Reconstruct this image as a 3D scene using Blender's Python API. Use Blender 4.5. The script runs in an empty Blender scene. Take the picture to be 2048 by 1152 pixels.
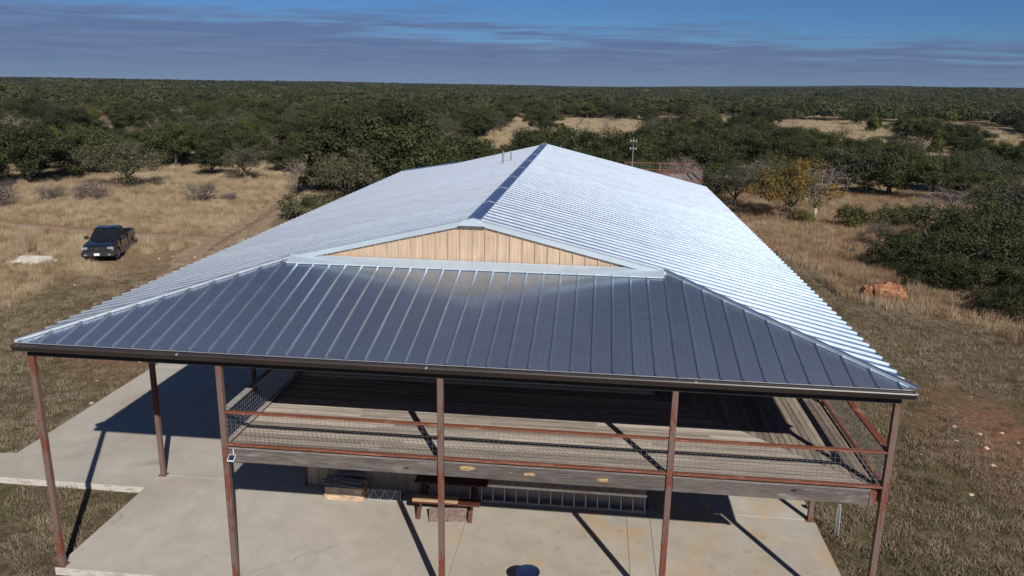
import bpy, bmesh, math, random
import numpy as np
from mathutils import Vector, Matrix
R = math.radians
scene = bpy.context.scene
random.seed(7); rng = np.random.default_rng(7)

# ------------------------------------------------------------------ camera, sky, sun, exposure
CAM = Vector((2.91759, -14.36419, 10.71449)); YAW, PITCH, ROLL, FPX = 0.10487, 0.25666, 0.01617, 1564.557
def cam_axes():
    cy, sy, cp, sp = math.cos(YAW), math.sin(YAW), math.cos(PITCH), math.sin(PITCH)
    fwd = Vector((-sy*cp, cy*cp, -sp)); right = Vector((cy, sy, 0)); up = right.cross(fwd)
    cr, sr = math.cos(ROLL), math.sin(ROLL)
    return cr*right+sr*up, -sr*right+cr*up, fwd
cr_, cu_, cf_ = cam_axes()
cam_d = bpy.data.cameras.new('camera'); cam = bpy.data.objects.new('camera', cam_d)
scene.collection.objects.link(cam); scene.camera = cam
cam.matrix_world = Matrix(((cr_.x, cu_.x, -cf_.x, CAM.x), (cr_.y, cu_.y, -cf_.y, CAM.y), (cr_.z, cu_.z, -cf_.z, CAM.z), (0, 0, 0, 1)))
cam_d.sensor_width = 36; cam_d.lens = FPX/2048*36; cam_d.clip_end = 40000; cam_d.clip_start = 0.1

SUN_DIR = Vector((0.66, -1.32, 1.0)).normalized()
SUN_EL = math.asin(SUN_DIR.z); SUN_AZ = math.atan2(SUN_DIR.x, SUN_DIR.y)
sun_d = bpy.data.lights.new('sun', 'SUN'); sun_d.energy = 5.0; sun_d.angle = R(0.53); sun_d.color = (1.0, 0.94, 0.87)
sun = bpy.data.objects.new('sun', sun_d); scene.collection.objects.link(sun)
sun.rotation_euler = SUN_DIR.to_track_quat('Z', 'Y').to_euler(); sun.location = (0, 0, 60)
scene.view_settings.view_transform = 'Standard'; scene.view_settings.look = 'None'
scene.view_settings.exposure = 0.25; scene.view_settings.gamma = 1.0; scene.view_settings.use_curve_mapping = False
scene.cycles.max_bounces = 6; scene.cycles.diffuse_bounces = 3; scene.cycles.glossy_bounces = 3
scene.cycles.transparent_max_bounces = 8; scene.cycles.use_denoising = True
scene.cycles.sample_clamp_indirect = 6

class NT:
    """small helper round a node tree"""
    def __init__(s, tree): s.t = tree; s.t.nodes.clear()
    def n(s, typ, **k):
        nd = s.t.nodes.new(typ)
        for a, v in k.items():
            if a == 'inp':
                for i, x in v.items(): s.put(nd.inputs[i], x)
            else: setattr(nd, a, v)
        return nd
    def put(s, sock, x):
        if isinstance(x, bpy.types.NodeSocket): s.t.links.new(x, sock)
        else:
            if sock.type == 'RGBA' and hasattr(x, '__len__') and len(x) == 3: x = (*x, 1)
            sock.default_value = x
    def math(s, op, a, b=0.0, c=None, clamp=False):
        nd = s.n('ShaderNodeMath', operation=op, use_clamp=clamp); s.put(nd.inputs[0], a); s.put(nd.inputs[1], b)
        if c is not None: s.put(nd.inputs[2], c)
        return nd.outputs[0]
    def vmath(s, op, a, b=(0, 0, 0)):
        nd = s.n('ShaderNodeVectorMath', operation=op); s.put(nd.inputs[0], a)
        if op == 'SCALE': s.put(nd.inputs['Scale'], b)
        else: s.put(nd.inputs[1], b)
        return nd.outputs[0]
    def noise(s, vec, scale, detail=3, rough=0.55, dist=0.0, out='Fac'):
        nd = s.n('ShaderNodeTexNoise', inp={'Scale': scale, 'Detail': detail, 'Roughness': rough, 'Distortion': dist})
        if vec is not None: s.put(nd.inputs['Vector'], vec)
        return nd.outputs[out]
    def ramp(s, fac, stops, interp='LINEAR'):
        nd = s.n('ShaderNodeValToRGB'); s.put(nd.inputs[0], fac); cr = nd.color_ramp; cr.interpolation = interp
        while len(cr.elements) < len(stops): cr.elements.new(0.5)
        for e, (p, c) in zip(cr.elements, stops):
            e.position = p; e.color = (*c, 1) if hasattr(c, '__len__') else (c, c, c, 1)
        return nd.outputs[0]
    def mix(s, f, a, b, blend='MIX'):
        nd = s.n('ShaderNodeMix', data_type='RGBA', blend_type=blend, clamp_factor=True)
        s.put(nd.inputs[0], f); s.put(nd.inputs[6], a); s.put(nd.inputs[7], b); return nd.outputs[2]
    def maprange(s, v, a, b, c=0.0, d=1.0, typ='SMOOTHSTEP'):
        nd = s.n('ShaderNodeMapRange', interpolation_type=typ); s.put(nd.inputs[0], v)
        for i, x in ((1, a), (2, b), (3, c), (4, d)): nd.inputs[i].default_value = x
        return nd.outputs[0]
    def scale(s, vec, sc):
        return s.vmath('MULTIPLY', vec, sc)

# ---- world: clear blue sky with a low deck of thin grey-mauve cloud streaks
world = bpy.data.worlds.new('World'); scene.world = world; world.use_nodes = True
W = NT(world.node_tree)
sky = W.n('ShaderNodeTexSky', sky_type='NISHITA', sun_disc=False, sun_elevation=SUN_EL, sun_rotation=SUN_AZ,
          altitude=2000, air_density=1.0, dust_density=0.0, ozone_density=3.0)
tc = W.n('ShaderNodeTexCoord'); sep = W.n('ShaderNodeSeparateXYZ'); W.put(sep.inputs[0], tc.outputs['Generated'])
zc = W.math('MAXIMUM', sep.outputs[2], 0.0)
skv = W.n('ShaderNodeCombineXYZ'); W.put(skv.inputs[0], sep.outputs[0]); W.put(skv.inputs[1], sep.outputs[1]); W.put(skv.inputs[2], W.math('MAXIMUM', sep.outputs[2], 0.008))
W.put(sky.inputs['Vector'], skv.outputs[0])     # the sky goes on unchanged just below eye level, where far land lies lower
inv = W.math('DIVIDE', 1.0, W.math('ADD', zc, 0.022))
px_ = W.math('MULTIPLY', sep.outputs[0], inv); py_ = W.math('MULTIPLY', sep.outputs[1], inv)
cv = W.n('ShaderNodeCombineXYZ'); W.put(cv.inputs[0], px_); W.put(cv.inputs[1], py_)
n1 = W.noise(W.scale(cv.outputs[0], (0.42, 0.55, 1)), 1.0, 7, 0.58, 0.5)
n2 = W.noise(W.scale(cv.outputs[0], (0.16, 0.42, 1)), 1.0, 4, 0.55, 0.3)
lowband = W.maprange(zc, 0.085, 0.022, 0.0, 0.36, 'LINEAR')
cover = W.math('ADD', W.math('ADD', W.math('MULTIPLY', n1, 0.65), W.math('MULTIPLY', n2, 0.4)), lowband)
left = W.math('MULTIPLY', sep.outputs[0], -0.17)
cover = W.math('ADD', W.math('ADD', cover, left), W.maprange(zc, 0.12, 0.5, 0.0, 0.11))  # last term: unseen cloud overhead, added to brighten the front roof's reflection
mask = W.maprange(cover, 0.58, 0.77)
high = W.maprange(zc, 0.9, 0.6, 0.3, 1.0)
mask = W.math('MULTIPLY', mask, high)
cl_col = W.mix(W.maprange(n1, .4, .62), (2.30, 3.15, 5.5), (1.90, 2.65, 5.0))
cl_col = W.mix(W.maprange(zc, 0.03, 0.0), cl_col, (2.5, 3.65, 5.7))
skyc = W.vmath('MULTIPLY', sky.outputs[0], (0.37, 0.59, 0.92))
final = W.mix(W.math('MULTIPLY', mask, 0.88), skyc, cl_col)
bg = W.n('ShaderNodeBackground', inp={'Strength': 0.05}); W.put(bg.inputs[0], final)
wo = W.n('ShaderNodeOutputWorld'); W.put(wo.inputs[0], bg.outputs[0])

# ------------------------------------------------------------------ helpers
class MB:
    def __init__(s): s.v = []; s.f = []; s.mi = []
    def add(s, vs, fs, mi=0):
        o = len(s.v); s.v += [tuple(v) for v in vs]; s.f += [tuple(i+o for i in f) for f in fs]; s.mi += [mi]*len(fs); return s
    def box(s, x0, x1, y0, y1, z0, z1, mi=0):
        return s.add([(x, y, z) for z in (z0, z1) for y in (y0, y1) for x in (x0, x1)],
                     [(0, 2, 3, 1), (4, 5, 7, 6), (0, 1, 5, 4), (2, 6, 7, 3), (0, 4, 6, 2), (1, 3, 7, 5)], mi)
    def bar(s, a, b, w, h, up=(0, 0, 1), mi=0):
        a, b = Vector(a), Vector(b); d = (b-a).normalized(); up = Vector(up)
        sd = d.cross(up)
        if sd.length < 1e-4: sd = d.cross(Vector((1, 0, 0)))
        sd.normalize(); u = sd.cross(d)
        vs = [p+sd*w/2*i+u*h/2*j for p in (a, b) for j in (-1, 1) for i in (-1, 1)]
        return s.add(vs, [(0, 2, 3, 1), (4, 5, 7, 6), (0, 1, 5, 4), (2, 6, 7, 3), (0, 4, 6, 2), (1, 3, 7, 5)], mi)
    def tube(s, pts, rad, k=6, mi=0, cap=True):
        pts = [Vector(p) for p in pts]; n = len(pts)
        if not hasattr(rad, '__len__'): rad = [rad]*n
        rings = []
        for i, p in enumerate(pts):
            d = (pts[min(i+1, n-1)]-pts[max(i-1, 0)]); d.normalize()
            a = d.cross(Vector((0, 0, 1)) if abs(d.z) < .9 else Vector((1, 0, 0))).normalized(); b = d.cross(a)
            rings.append([p+(a*math.cos(2*math.pi*j/k)+b*math.sin(2*math.pi*j/k))*rad[i] for j in range(k)])
        vs = [v for r in rings for v in r]; fs = []
        for i in range(n-1):
            for j in range(k):
                fs.append((i*k+j, i*k+(j+1) % k, (i+1)*k+(j+1) % k, (i+1)*k+j))
        if cap: fs += [tuple(range(k-1, -1, -1)), tuple((n-1)*k+j for j in range(k))]
        return s.add(vs, fs, mi)
    def mesh(s, name):
        m = bpy.data.meshes.new(name); m.from_pydata(s.v, [], s.f)
        if any(s.mi): m.polygons.foreach_set('material_index', s.mi)
        m.update(); return m
    def build(s, name, mat, parent=None, smooth=False, bevel=0.0, kind=None, tan=None, loc=None, rotz=None):
        if tan is not None:      # sheet metal: every face looks up
            for q, f in enumerate(s.f):
                p = [Vector(s.v[i]) for i in f]; nz = sum((a.x*b.y-b.x*a.y) for a, b in zip(p, p[1:]+p[:1]))
                if nz < -1e-9: s.f[q] = tuple(reversed(f))
        m = s.mesh(name)
        if bevel:
            bm = bmesh.new(); bm.from_mesh(m); bmesh.ops.remove_doubles(bm, verts=bm.verts, dist=1e-5)
            es = [e for e in bm.edges if len(e.link_faces) == 2 and e.calc_face_angle(0) > 0.5]
            bmesh.ops.bevel(bm, geom=es, offset=bevel, segments=1, affect='EDGES'); bm.to_mesh(m); bm.free()
        return link_mesh(m, name, mat, parent, smooth, kind, tan, loc, rotz)
def link_mesh(m, name, mat, parent=None, smooth=False, kind=None, tan=None, loc=None, rotz=None):
    o = bpy.data.objects.new(name, m); scene.collection.objects.link(o)
    for x in (mat if isinstance(mat, (list, tuple)) else [mat]):
        if x is not None: m.materials.append(x)
    if parent is not None: o.parent = parent
    if smooth: m.polygons.foreach_set('use_smooth', [True]*len(m.polygons))
    if kind: o['kind'] = kind
    if tan is not None:
        at = m.attributes.new('roll', 'FLOAT_VECTOR', 'POINT'); at.data.foreach_set('vector', list(tan)*len(m.vertices))
    if loc is not None: o.location = loc
    if rotz is not None: o.rotation_euler = (0, 0, rotz)
    return o
def empty(name, loc=(0, 0, 0), rz=0.0, parent=None):
    o = bpy.data.objects.new(name, None); scene.collection.objects.link(o); o.location = loc; o.rotation_euler = (0, 0, rz)
    o.empty_display_size = 0.2
    if parent is not None: o.parent = parent
    return o
def tag(o, label, cat=None, group=None, kind=None):
    if label: o['label'] = label
    if cat: o['category'] = cat
    if group: o['group'] = group
    if kind: o['kind'] = kind
    return o
def inst(name, mesh, parent=None, loc=(0, 0, 0)):
    o = bpy.data.objects.new(name, mesh); scene.collection.objects.link(o); o.location = loc
    if parent is not None: o.parent = parent
    return o
def copy_tree(o, parent=None):
    c = o.copy(); scene.collection.objects.link(c)
    if parent is not None: c.parent = parent
    for ch in o.children: copy_tree(ch, c)
    return c

# value noise in numpy for placement and terrain
_perm = np.random.default_rng(11).random((256, 256))
def vnoise(x, y):
    xi = np.floor(x).astype(int); yi = np.floor(y).astype(int); fx = x-xi; fy = y-yi
    fx = fx*fx*(3-2*fx); fy = fy*fy*(3-2*fy)
    g = lambda a, b: _perm[a & 255, b & 255]
    return (g(xi, yi)*(1-fx)+g(xi+1, yi)*fx)*(1-fy)+(g(xi, yi+1)*(1-fx)+g(xi+1, yi+1)*fx)*fy
def fbm(x, y, o=3):
    r = 0; a = 0.5; t = 0
    for i in range(o): r = r+a*vnoise(x*2**i+17*i, y*2**i+31*i); t += a; a *= .5
    return r/t
def sstep(x, a, b):
    t = np.clip((x-a)/(b-a), 0, 1); return t*t*(3-2*t)

# ------------------------------------------------------------------ materials
def material(name):
    m = bpy.data.materials.new(name); m.use_nodes = True; return m, NT(m.node_tree)
def finish(T, shader):
    o = T.n('ShaderNodeOutputMaterial'); T.put(o.inputs[0], shader)
def coord(T, out='Object'):
    return T.n('ShaderNodeTexCoord').outputs[out]
def bumpn(T, h, strength=0.3, dist=0.02):
    return T.n('ShaderNodeBump', inp={'Strength': strength, 'Distance': dist, 'Height': h}).outputs[0]
def pbr(name, col, rough=0.6, metal=0.0, noise_scale=4.0, var=0.25, bump=0.15, bscale=None, stretch=(1, 1, 1), spec=0.5, perobj=0.0, col2=None, coat=0.0):
    m, T = material(name); c = T.scale(coord(T), stretch)
    n = T.noise(c, noise_scale, 5, 0.6)
    a = tuple(x*(1-var) for x in col); b = col2 or tuple(min(1, x*(1+var)) for x in col)
    cc = T.ramp(n, [(0.3, a), (0.7, b)])
    if perobj:
        oi = T.n('ShaderNodeObjectInfo').outputs['Random']
        cc = T.mix(1.0, cc, T.ramp(oi, [(0, 1-perobj), (1, 1+perobj)]), 'MULTIPLY')
    p = T.n('ShaderNodeBsdfPrincipled', inp={'Base Color': cc, 'Roughness': rough, 'Metallic': metal, 'Specular IOR Level': spec, 'Coat Weight': coat})
    if bump: T.put(p.inputs['Normal'], bumpn(T, T.noise(c, bscale or noise_scale*6, 4), bump, 0.01))
    finish(T, p.outputs[0]); return m

def metal_roof(name, aa=0.0, rr=0.72, diff=0.42, base=(0.52, 0.58, 0.66), dull=0.045, dcol=(.6, .64, .68)):
    """zinc-aluminium sheet: fine striations along the rolling direction spread reflections across it"""
    m, T = material(name); P = T.n('ShaderNodeNewGeometry').outputs['Position']
    roll = T.n('ShaderNodeAttribute', attribute_name='roll').outputs['Vector']
    oi = T.n('ShaderNodeObjectInfo').outputs['Random']
    # streaks: noise that varies fast across the rolling direction and slowly along it
    dotp = T.n('ShaderNodeVectorMath', operation='DOT_PRODUCT'); T.put(dotp.inputs[0], P); T.put(dotp.inputs[1], roll)
    along = T.vmath('SCALE', roll, dotp.outputs['Value'])
    across = T.vmath('SUBTRACT', P, along)
    v = T.vmath('ADD', T.vmath('SCALE', across, 1.0), T.vmath('SCALE', along, 0.02))
    st = T.noise(v, 26.0, 2, 0.6)
    spl = T.noise(P, 2.2, 4, 0.6)
    col = T.mix(1.0, base, T.ramp(st, [(0.3, 0.93), (0.7, 1.04)]), 'MULTIPLY')
    col = T.mix(1.0, col, T.ramp(spl, [(0.3, 0.92), (0.7, 1.04)]), 'MULTIPLY')
    col = T.mix(1.0, col, T.ramp(oi, [(0, 0.94), (1, 1.04)]), 'MULTIPLY')
    bn = bumpn(T, T.math('ADD', st, T.math('MULTIPLY', spl, 1.6)), 0.035, 0.004)
    g = T.n('ShaderNodeBsdfAnisotropic', distribution='BECKMANN')
    T.put(g.inputs['Color'], T.mix(1.0, col, (1.06, 1.0, .91), 'MULTIPLY')); T.put(g.inputs['Roughness'], rr); T.put(g.inputs['Anisotropy'], aa)
    T.put(g.inputs['Tangent'], roll); T.put(g.inputs['Normal'], bn)
    g2 = T.n('ShaderNodeBsdfAnisotropic', distribution='GGX')
    T.put(g2.inputs['Color'], T.mix(1.0, col, (1.12, 1.28, 1.42), 'MULTIPLY')); T.put(g2.inputs['Roughness'], .22); T.put(g2.inputs['Anisotropy'], .2); T.put(g2.inputs['Tangent'], roll); T.put(g2.inputs['Normal'], bn)
    ms = T.n('ShaderNodeMixShader'); T.put(ms.inputs[0], diff); T.put(ms.inputs[1], g.outputs[0]); T.put(ms.inputs[2], g2.outputs[0])
    if dull:
        d = T.n('ShaderNodeBsdfDiffuse', inp={'Roughness': .4}); dc = T.mix(1.0, dcol, T.ramp(st, [(0.3, 0.95), (0.7, 1.04)]), 'MULTIPLY')
        dc = T.mix(1.0, dc, T.ramp(spl, [(0.3, 0.96), (0.7, 1.03)]), 'MULTIPLY'); dc = T.mix(1.0, dc, T.ramp(oi, [(0, 0.96), (1, 1.03)]), 'MULTIPLY')
        T.put(d.inputs[0], dc); T.put(d.inputs['Normal'], bn)
        m2 = T.n('ShaderNodeMixShader', inp={0: dull}); T.put(m2.inputs[1], ms.outputs[0]); T.put(m2.inputs[2], d.outputs[0]); ms = m2
    finish(T, ms.outputs[0]); return m
M = {}
M['metal'] = metal_roof('galvalume_sheet')
M['trimsheen'] = metal_roof('trim_painted_sun_sheen', diff=.5, dull=.55, dcol=(.40, .48, .54))  # pale diffuse colour stands in for sun sheen on the same metal

def wood(name, c1, c2, stretch, knots=False, rough=0.85, perobj=0.32, scale=6.0):
    m, T = material(name); c = coord(T); oi = T.n('ShaderNodeObjectInfo').outputs['Random']
    off = T.n('ShaderNodeCombineXYZ'); T.put(off.inputs[0], T.math('MULTIPLY', oi, 37.0)); T.put(off.inputs[1], T.math('MULTIPLY', oi, 91.0))
    v = T.vmath('ADD', T.scale(c, stretch), off.outputs[0])
    n = T.noise(v, scale, 6, 0.65, 0.4); n2 = T.noise(v, scale*0.25, 3, 0.5)
    col = T.ramp(n, [(0.22, tuple(x*.6 for x in c1)), (0.45, c1), (0.72, c2)])
    col = T.mix(1.0, col, T.ramp(n2, [(0.3, .75), (0.7, 1.12)]), 'MULTIPLY')
    if perobj: col = T.mix(1.0, col, T.ramp(oi, [(0, 1-perobj), (1, 1+perobj)]), 'MULTIPLY')
    if knots:
        kn = T.n('ShaderNodeTexVoronoi', inp={'Scale': 1.5, 'Randomness': 1.0}); T.put(kn.inputs['Vector'], T.scale(c, (1, 3, 2.4)))
        kd = T.math('ADD', kn.outputs['Distance'], T.math('MULTIPLY', n, .05))
        col = T.mix(T.maprange(kd, 0.15, 0.10), col, tuple(x*.22 for x in c1))
        col = T.mix(T.maprange(T.noise(T.scale(c, (1.1, 3, 5)), 1.4, 4, .6), .55, .72, 0, .6), col, (.25, .235, .225))
    p = T.n('ShaderNodeBsdfPrincipled', inp={'Base Color': col, 'Roughness': rough, 'Specular IOR Level': 0.25})
    T.put(p.inputs['Normal'], bumpn(T, n, 0.5, 0.006)); finish(T, p.outputs[0]); return m
M['deckx'] = wood('weathered_board_x', (0.31, 0.27, 0.228), (0.42, 0.375, 0.32), (0.6, 9, 9))
M['decky'] = wood('weathered_board_y', (0.225, 0.185, 0.145), (0.33, 0.28, 0.225), (9, 0.6, 9))
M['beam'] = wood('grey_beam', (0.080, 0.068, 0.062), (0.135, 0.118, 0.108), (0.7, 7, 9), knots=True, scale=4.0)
M['greyboard'] = wood('grey_board', (0.24, 0.23, 0.22), (0.42, 0.41, 0.39), (0.8, 8, 8))

def stained(name, c_red, c_bare, stretch, f=0.5, scale=1.2):
    """flaking red-brown stain over greyish board or steel"""
    m, T = material(name); c = coord(T); oi = T.n('ShaderNodeObjectInfo').outputs['Random']
    off = T.n('ShaderNodeCombineXYZ')
    for i, k in enumerate((13.0, 41.0, 77.0)): T.put(off.inputs[i], T.math('MULTIPLY', oi, k))
    v = T.vmath('ADD', T.scale(c, stretch), off.outputs[0])
    n = T.noise(v, scale, 5, 0.7, 0.6); g = T.noise(T.scale(c, tuple(x*3 for x in stretch)), 5.0, 4, 0.6)
    red = T.ramp(g, [(0.3, tuple(x*.55 for x in c_red)), (0.7, tuple(min(1, x*1.3) for x in c_red))])
    bare = T.ramp(g, [(0.3, tuple(x*.8 for x in c_bare)), (0.7, tuple(x*1.15 for x in c_bare))])
    col = T.mix(T.maprange(n, f-0.035, f+0.035), red, bare)
    p = T.n('ShaderNodeBsdfPrincipled', inp={'Base Color': col, 'Roughness': 0.6, 'Specular IOR Level': 0.35})
    T.put(p.inputs['Normal'], bumpn(T, g, 0.25, 0.004)); finish(T, p.outputs[0]); return m
M['post'] = stained('post_paint', (0.150, 0.050, 0.030), (0.135, 0.090, 0.076), (3.2, 3.2, .8), 0.47)
M['rail'] = stained('rail_stain', (0.165, 0.060, 0.036), (0.29, 0.145, 0.092), (1.0, 6, 14), 0.58, 1.6)
M['raily'] = stained('rail_stain_y', (0.165, 0.050, 0.028), (0.34, 0.15, 0.075), (6, 1.0, 14), 0.58, 1.6)
M['gutter'] = pbr('bronze_gutter', (0.034, 0.025, 0.023), 0.42, 0.0, 1.2, 0.25, 0.04, stretch=(0.5, 3, 3))
M['wire'] = pbr('galvanised_wire', (0.36, 0.37, 0.38), 0.4, 0.85, 8, 0.2, 0)
M['greysteel'] = pbr('dull_grey_steel', (0.20, 0.20, 0.20), 0.6, 0.2, 6, 0.2, 0.05)
M['darkmetal'] = pbr('dark_steel', (0.03, 0.028, 0.027), 0.55, 0.3, 6, 0.3, 0.05)
M['alu'] = pbr('ladder_aluminium', (0.55, 0.56, 0.57), 0.38, 0.85, 6, 0.15, 0.05)
M['trimdull'] = pbr('galvanised_pipe', (0.5, 0.53, 0.56), 0.45, 0.6, 6, 0.15, 0.05)

def wall_mat():
    m, T = material('tan_wall_panel'); c = coord(T)
    n = T.noise(T.scale(c, (5, 5, .7)), 1.6, 4, 0.6); d = T.noise(c, 1.3, 4, 0.6)
    col = T.ramp(n, [(0.3, (0.34, 0.25, 0.178)), (0.7, (0.45, 0.345, 0.25))])
    col = T.mix(T.maprange(d, .55, .75, 0, .35), col, (0.33, 0.19, 0.11))
    p = T.n('ShaderNodeBsdfPrincipled', inp={'Base Color': col, 'Roughness': 0.55, 'Specular IOR Level': 0.3}); finish(T, p.outputs[0]); return m
M['wall'] = wall_mat()

def concrete():
    m, T = material('broom_finished_concrete'); P = T.n('ShaderNodeNewGeometry').outputs['Position']
    oi = T.n('ShaderNodeObjectInfo').outputs['Random']
    big = T.noise(P, 0.32, 4, 0.55, 0.6); mid = T.noise(P, 1.7, 5, 0.62, 0.5); fine = T.noise(P, 30, 4, 0.7)
    br = T.noise(T.scale(P, (2.0, 70, 1)), 1.0, 2, 0.5)
    col = T.ramp(big, [(0.30, (0.345, 0.315, 0.262)), (0.5, (0.39, 0.362, 0.308)), (0.7, (0.42, 0.395, 0.345))])
    col = T.mix(1.0, col, T.ramp(mid, [(0.3, .88), (0.72, 1.07)]), 'MULTIPLY')
    col = T.mix(1.0, col, T.ramp(fine, [(0.3, .92), (0.7, 1.06)]), 'MULTIPLY')
    col = T.mix(1.0, col, T.ramp(br, [(0.3, .965), (0.7, 1.03)]), 'MULTIPLY')
    col = T.mix(1.0, col, T.ramp(oi, [(0, .95), (1, 1.04)]), 'MULTIPLY')
    sp = T.n('ShaderNodeSeparateXYZ'); T.put(sp.inputs[0], P)
    east = T.maprange(sp.outputs[0], -3.5, 1.5)
    rust = T.math('MULTIPLY', T.maprange(T.noise(T.scale(P, (1, .8, 1)), 0.62, 5, 0.62, 1.0), .44, .66, 0, .62), east)
    col = T.mix(rust, col, (0.42, 0.28, 0.14))
    red = T.math('MULTIPLY', T.maprange(T.noise(P, 2.4, 6, .75), .56, .68, 0, .45), east)
    col = T.mix(red, col, (0.26, 0.15, 0.09))
    speck = T.maprange(T.noise(P, 9.0, 3, .8), .73, .78, 0, .7); col = T.mix(speck, col, (.12, .08, .055))
    leaf = T.maprange(T.noise(P, 14.0, 2, .5), .74, .77, 0, .6); col = T.mix(leaf, col, (.5, .47, .42))
    dark = T.maprange(T.noise(P, 0.9, 2, .4), .70, .78, 0, .35); col = T.mix(dark, col, (.13, .12, .105))
    vo = T.n('ShaderNodeTexVoronoi', feature='DISTANCE_TO_EDGE', inp={'Scale': .16}); T.put(vo.inputs['Vector'], T.vmath('ADD', P, T.vmath('SCALE', T.noise(P, 1.3, 4, .6, 0, 'Color'), .55)))
    crack = T.math('MULTIPLY', T.maprange(vo.outputs['Distance'], .0022, .0010), T.maprange(T.noise(P, .5, 2), .53, .60)); col = T.mix(T.math('MULTIPLY', crack, .3), col, (.13, .12, .10))
    dust = T.math('MULTIPLY', T.maprange(T.noise(P, 5, 5, .75), .55, .75, 0, .35), T.maprange(mid, .45, .65)); col = T.mix(dust, col, (.27, .22, .16))
    # dirty vertical edges
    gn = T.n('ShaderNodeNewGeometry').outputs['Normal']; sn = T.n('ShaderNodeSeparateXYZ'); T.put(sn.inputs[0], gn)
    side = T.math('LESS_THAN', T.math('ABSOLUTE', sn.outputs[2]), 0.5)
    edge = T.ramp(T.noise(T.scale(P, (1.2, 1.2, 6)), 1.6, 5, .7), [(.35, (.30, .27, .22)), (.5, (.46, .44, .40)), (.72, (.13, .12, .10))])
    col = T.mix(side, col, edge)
    p = T.n('ShaderNodeBsdfPrincipled', inp={'Base Color': col, 'Roughness': 0.9, 'Specular IOR Level': 0.2})
    T.put(p.inputs['Normal'], bumpn(T, T.math('ADD', fine, T.math('MULTIPLY', br, .6)), 0.25, 0.004)); finish(T, p.outputs[0]); return m
M['concrete'] = concrete()

def ground_mat():
    m, T = material('dry_ranch_ground'); P = T.n('ShaderNodeNewGeometry').outputs['Position']
    zone = T.n('ShaderNodeAttribute', attribute_name='zone').outputs['Fac']
    soil = T.n('ShaderNodeAttribute', attribute_name='soil').outputs['Fac']
    a = T.noise(P, 0.35, 5, .6, .4); b = T.noise(P, 3.5, 6, .7, .3); f = T.noise(P, 22, 5, .75); s2 = T.noise(T.scale(P, (1, 1.8, 1)), 9, 5, .7, .8)
    lawn = T.ramp(b, [(.28, (.045, .038, .020)), (.45, (.105, .082, .050)), (.62, (.175, .140, .090)), (.78, (.235, .20, .14))])
    lawn = T.mix(T.maprange(a, .45, .62, 0, .6), lawn, (.085, .088, .034))
    straw = T.ramp(b, [(.28, (.12, .085, .048)), (.5, (.25, .185, .11)), (.75, (.37, .295, .18))])
    straw = T.mix(T.maprange(a, .45, .7, 0, .5), straw, (.24, .145, .085))
    col = T.mix(zone, lawn, straw)
    col = T.mix(1.0, col, T.ramp(f, [(.3, .6), (.7, 1.35)]), 'MULTIPLY')
    col = T.mix(1.0, col, T.ramp(s2, [(.32, .62), (.6, 1.15)]), 'MULTIPLY')
    wood_ = T.n('ShaderNodeAttribute', attribute_name='wood').outputs['Fac']; col = T.mix(wood_, col, (.030, .034, .018))
    rm = T.math('MULTIPLY', soil, T.maprange(T.noise(P, 1.1, 5, .7, .5), .38, .54, 0, 1))
    redc = T.ramp(T.noise(P, 7, 4, .6), [(.3, (.15, .070, .042)), (.7, (.29, .16, .10))])
    col = T.mix(rm, col, redc)
    p = T.n('ShaderNodeBsdfPrincipled', inp={'Base Color': col, 'Roughness': 0.95, 'Specular IOR Level': 0.05})
    T.put(p.inputs['Normal'], bumpn(T, T.math('ADD', b, T.math('MULTIPLY', f, .5)), 0.9, 0.08)); finish(T, p.outputs[0]); return m
M['ground'] = ground_mat()
def track_mat():
    m, T = material('packed_dirt'); P = T.n('ShaderNodeNewGeometry').outputs['Position']
    b = T.noise(P, 1.5, 6, .7, .5); f = T.noise(P, 18, 4, .7)
    col = T.ramp(b, [(.3, (.18, .12, .075)), (.5, (.275, .20, .135)), (.72, (.35, .275, .195))])
    col = T.mix(1.0, col, T.ramp(f, [(.3, .75), (.7, 1.2)]), 'MULTIPLY')
    p = T.n('ShaderNodeBsdfPrincipled', inp={'Base Color': col, 'Roughness': 0.95, 'Specular IOR Level': 0.05})
    T.put(p.inputs['Normal'], bumpn(T, T.math('ADD', b, f), .6, .04))
    cen = T.n('ShaderNodeAttribute', attribute_name='cen').outputs['Fac']     # worn middle, grass closing in from the sides
    a_ = T.maprange(T.math('ADD', T.math('MULTIPLY', cen, .75), T.math('SUBTRACT', T.noise(P, 2.6, 5, .75), .5)), .22, .48)
    ms = T.n('ShaderNodeMixShader'); T.put(ms.inputs[0], a_); T.put(ms.inputs[1], T.n('ShaderNodeBsdfTransparent').outputs[0]); T.put(ms.inputs[2], p.outputs[0])
    finish(T, ms.outputs[0]); return m
M['track'] = track_mat()

def leafmat(name, dark, light, sc=0.9, trans=0.12, var=0.38, yellow=None):
    m, T = material(name); c = coord(T); oi = T.n('ShaderNodeObjectInfo').outputs['Random']
    n = T.noise(c, sc, 3, .6); n2 = T.noise(c, 9.0, 2, .6)
    f = T.math('ADD', T.math('MULTIPLY', n, .55), T.math('MULTIPLY', n2, .45))
    col = T.ramp(f, [(.36, dark), (.62, light)])
    if yellow: col = T.mix(T.maprange(n, .46, .56), col, yellow)
    col = T.mix(1.0, col, T.ramp(oi, [(0, (1-var, 1-var, 1-var)), (.5, (1.0, 1.02, .9)), (1, (1+var, 1+var*.8, 1.0))]), 'MULTIPLY')
    p = T.n('ShaderNodeBsdfPrincipled', inp={'Base Color': col, 'Roughness': 0.75, 'Specular IOR Level': 0.15})
    t = T.n('ShaderNodeBsdfTranslucent'); T.put(t.inputs[0], col)
    ms = T.n('ShaderNodeMixShader', inp={0: trans}); T.put(ms.inputs[1], p.outputs[0]); T.put(ms.inputs[2], t.outputs[0]); finish(T, ms.outputs[0]); return m
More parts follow.
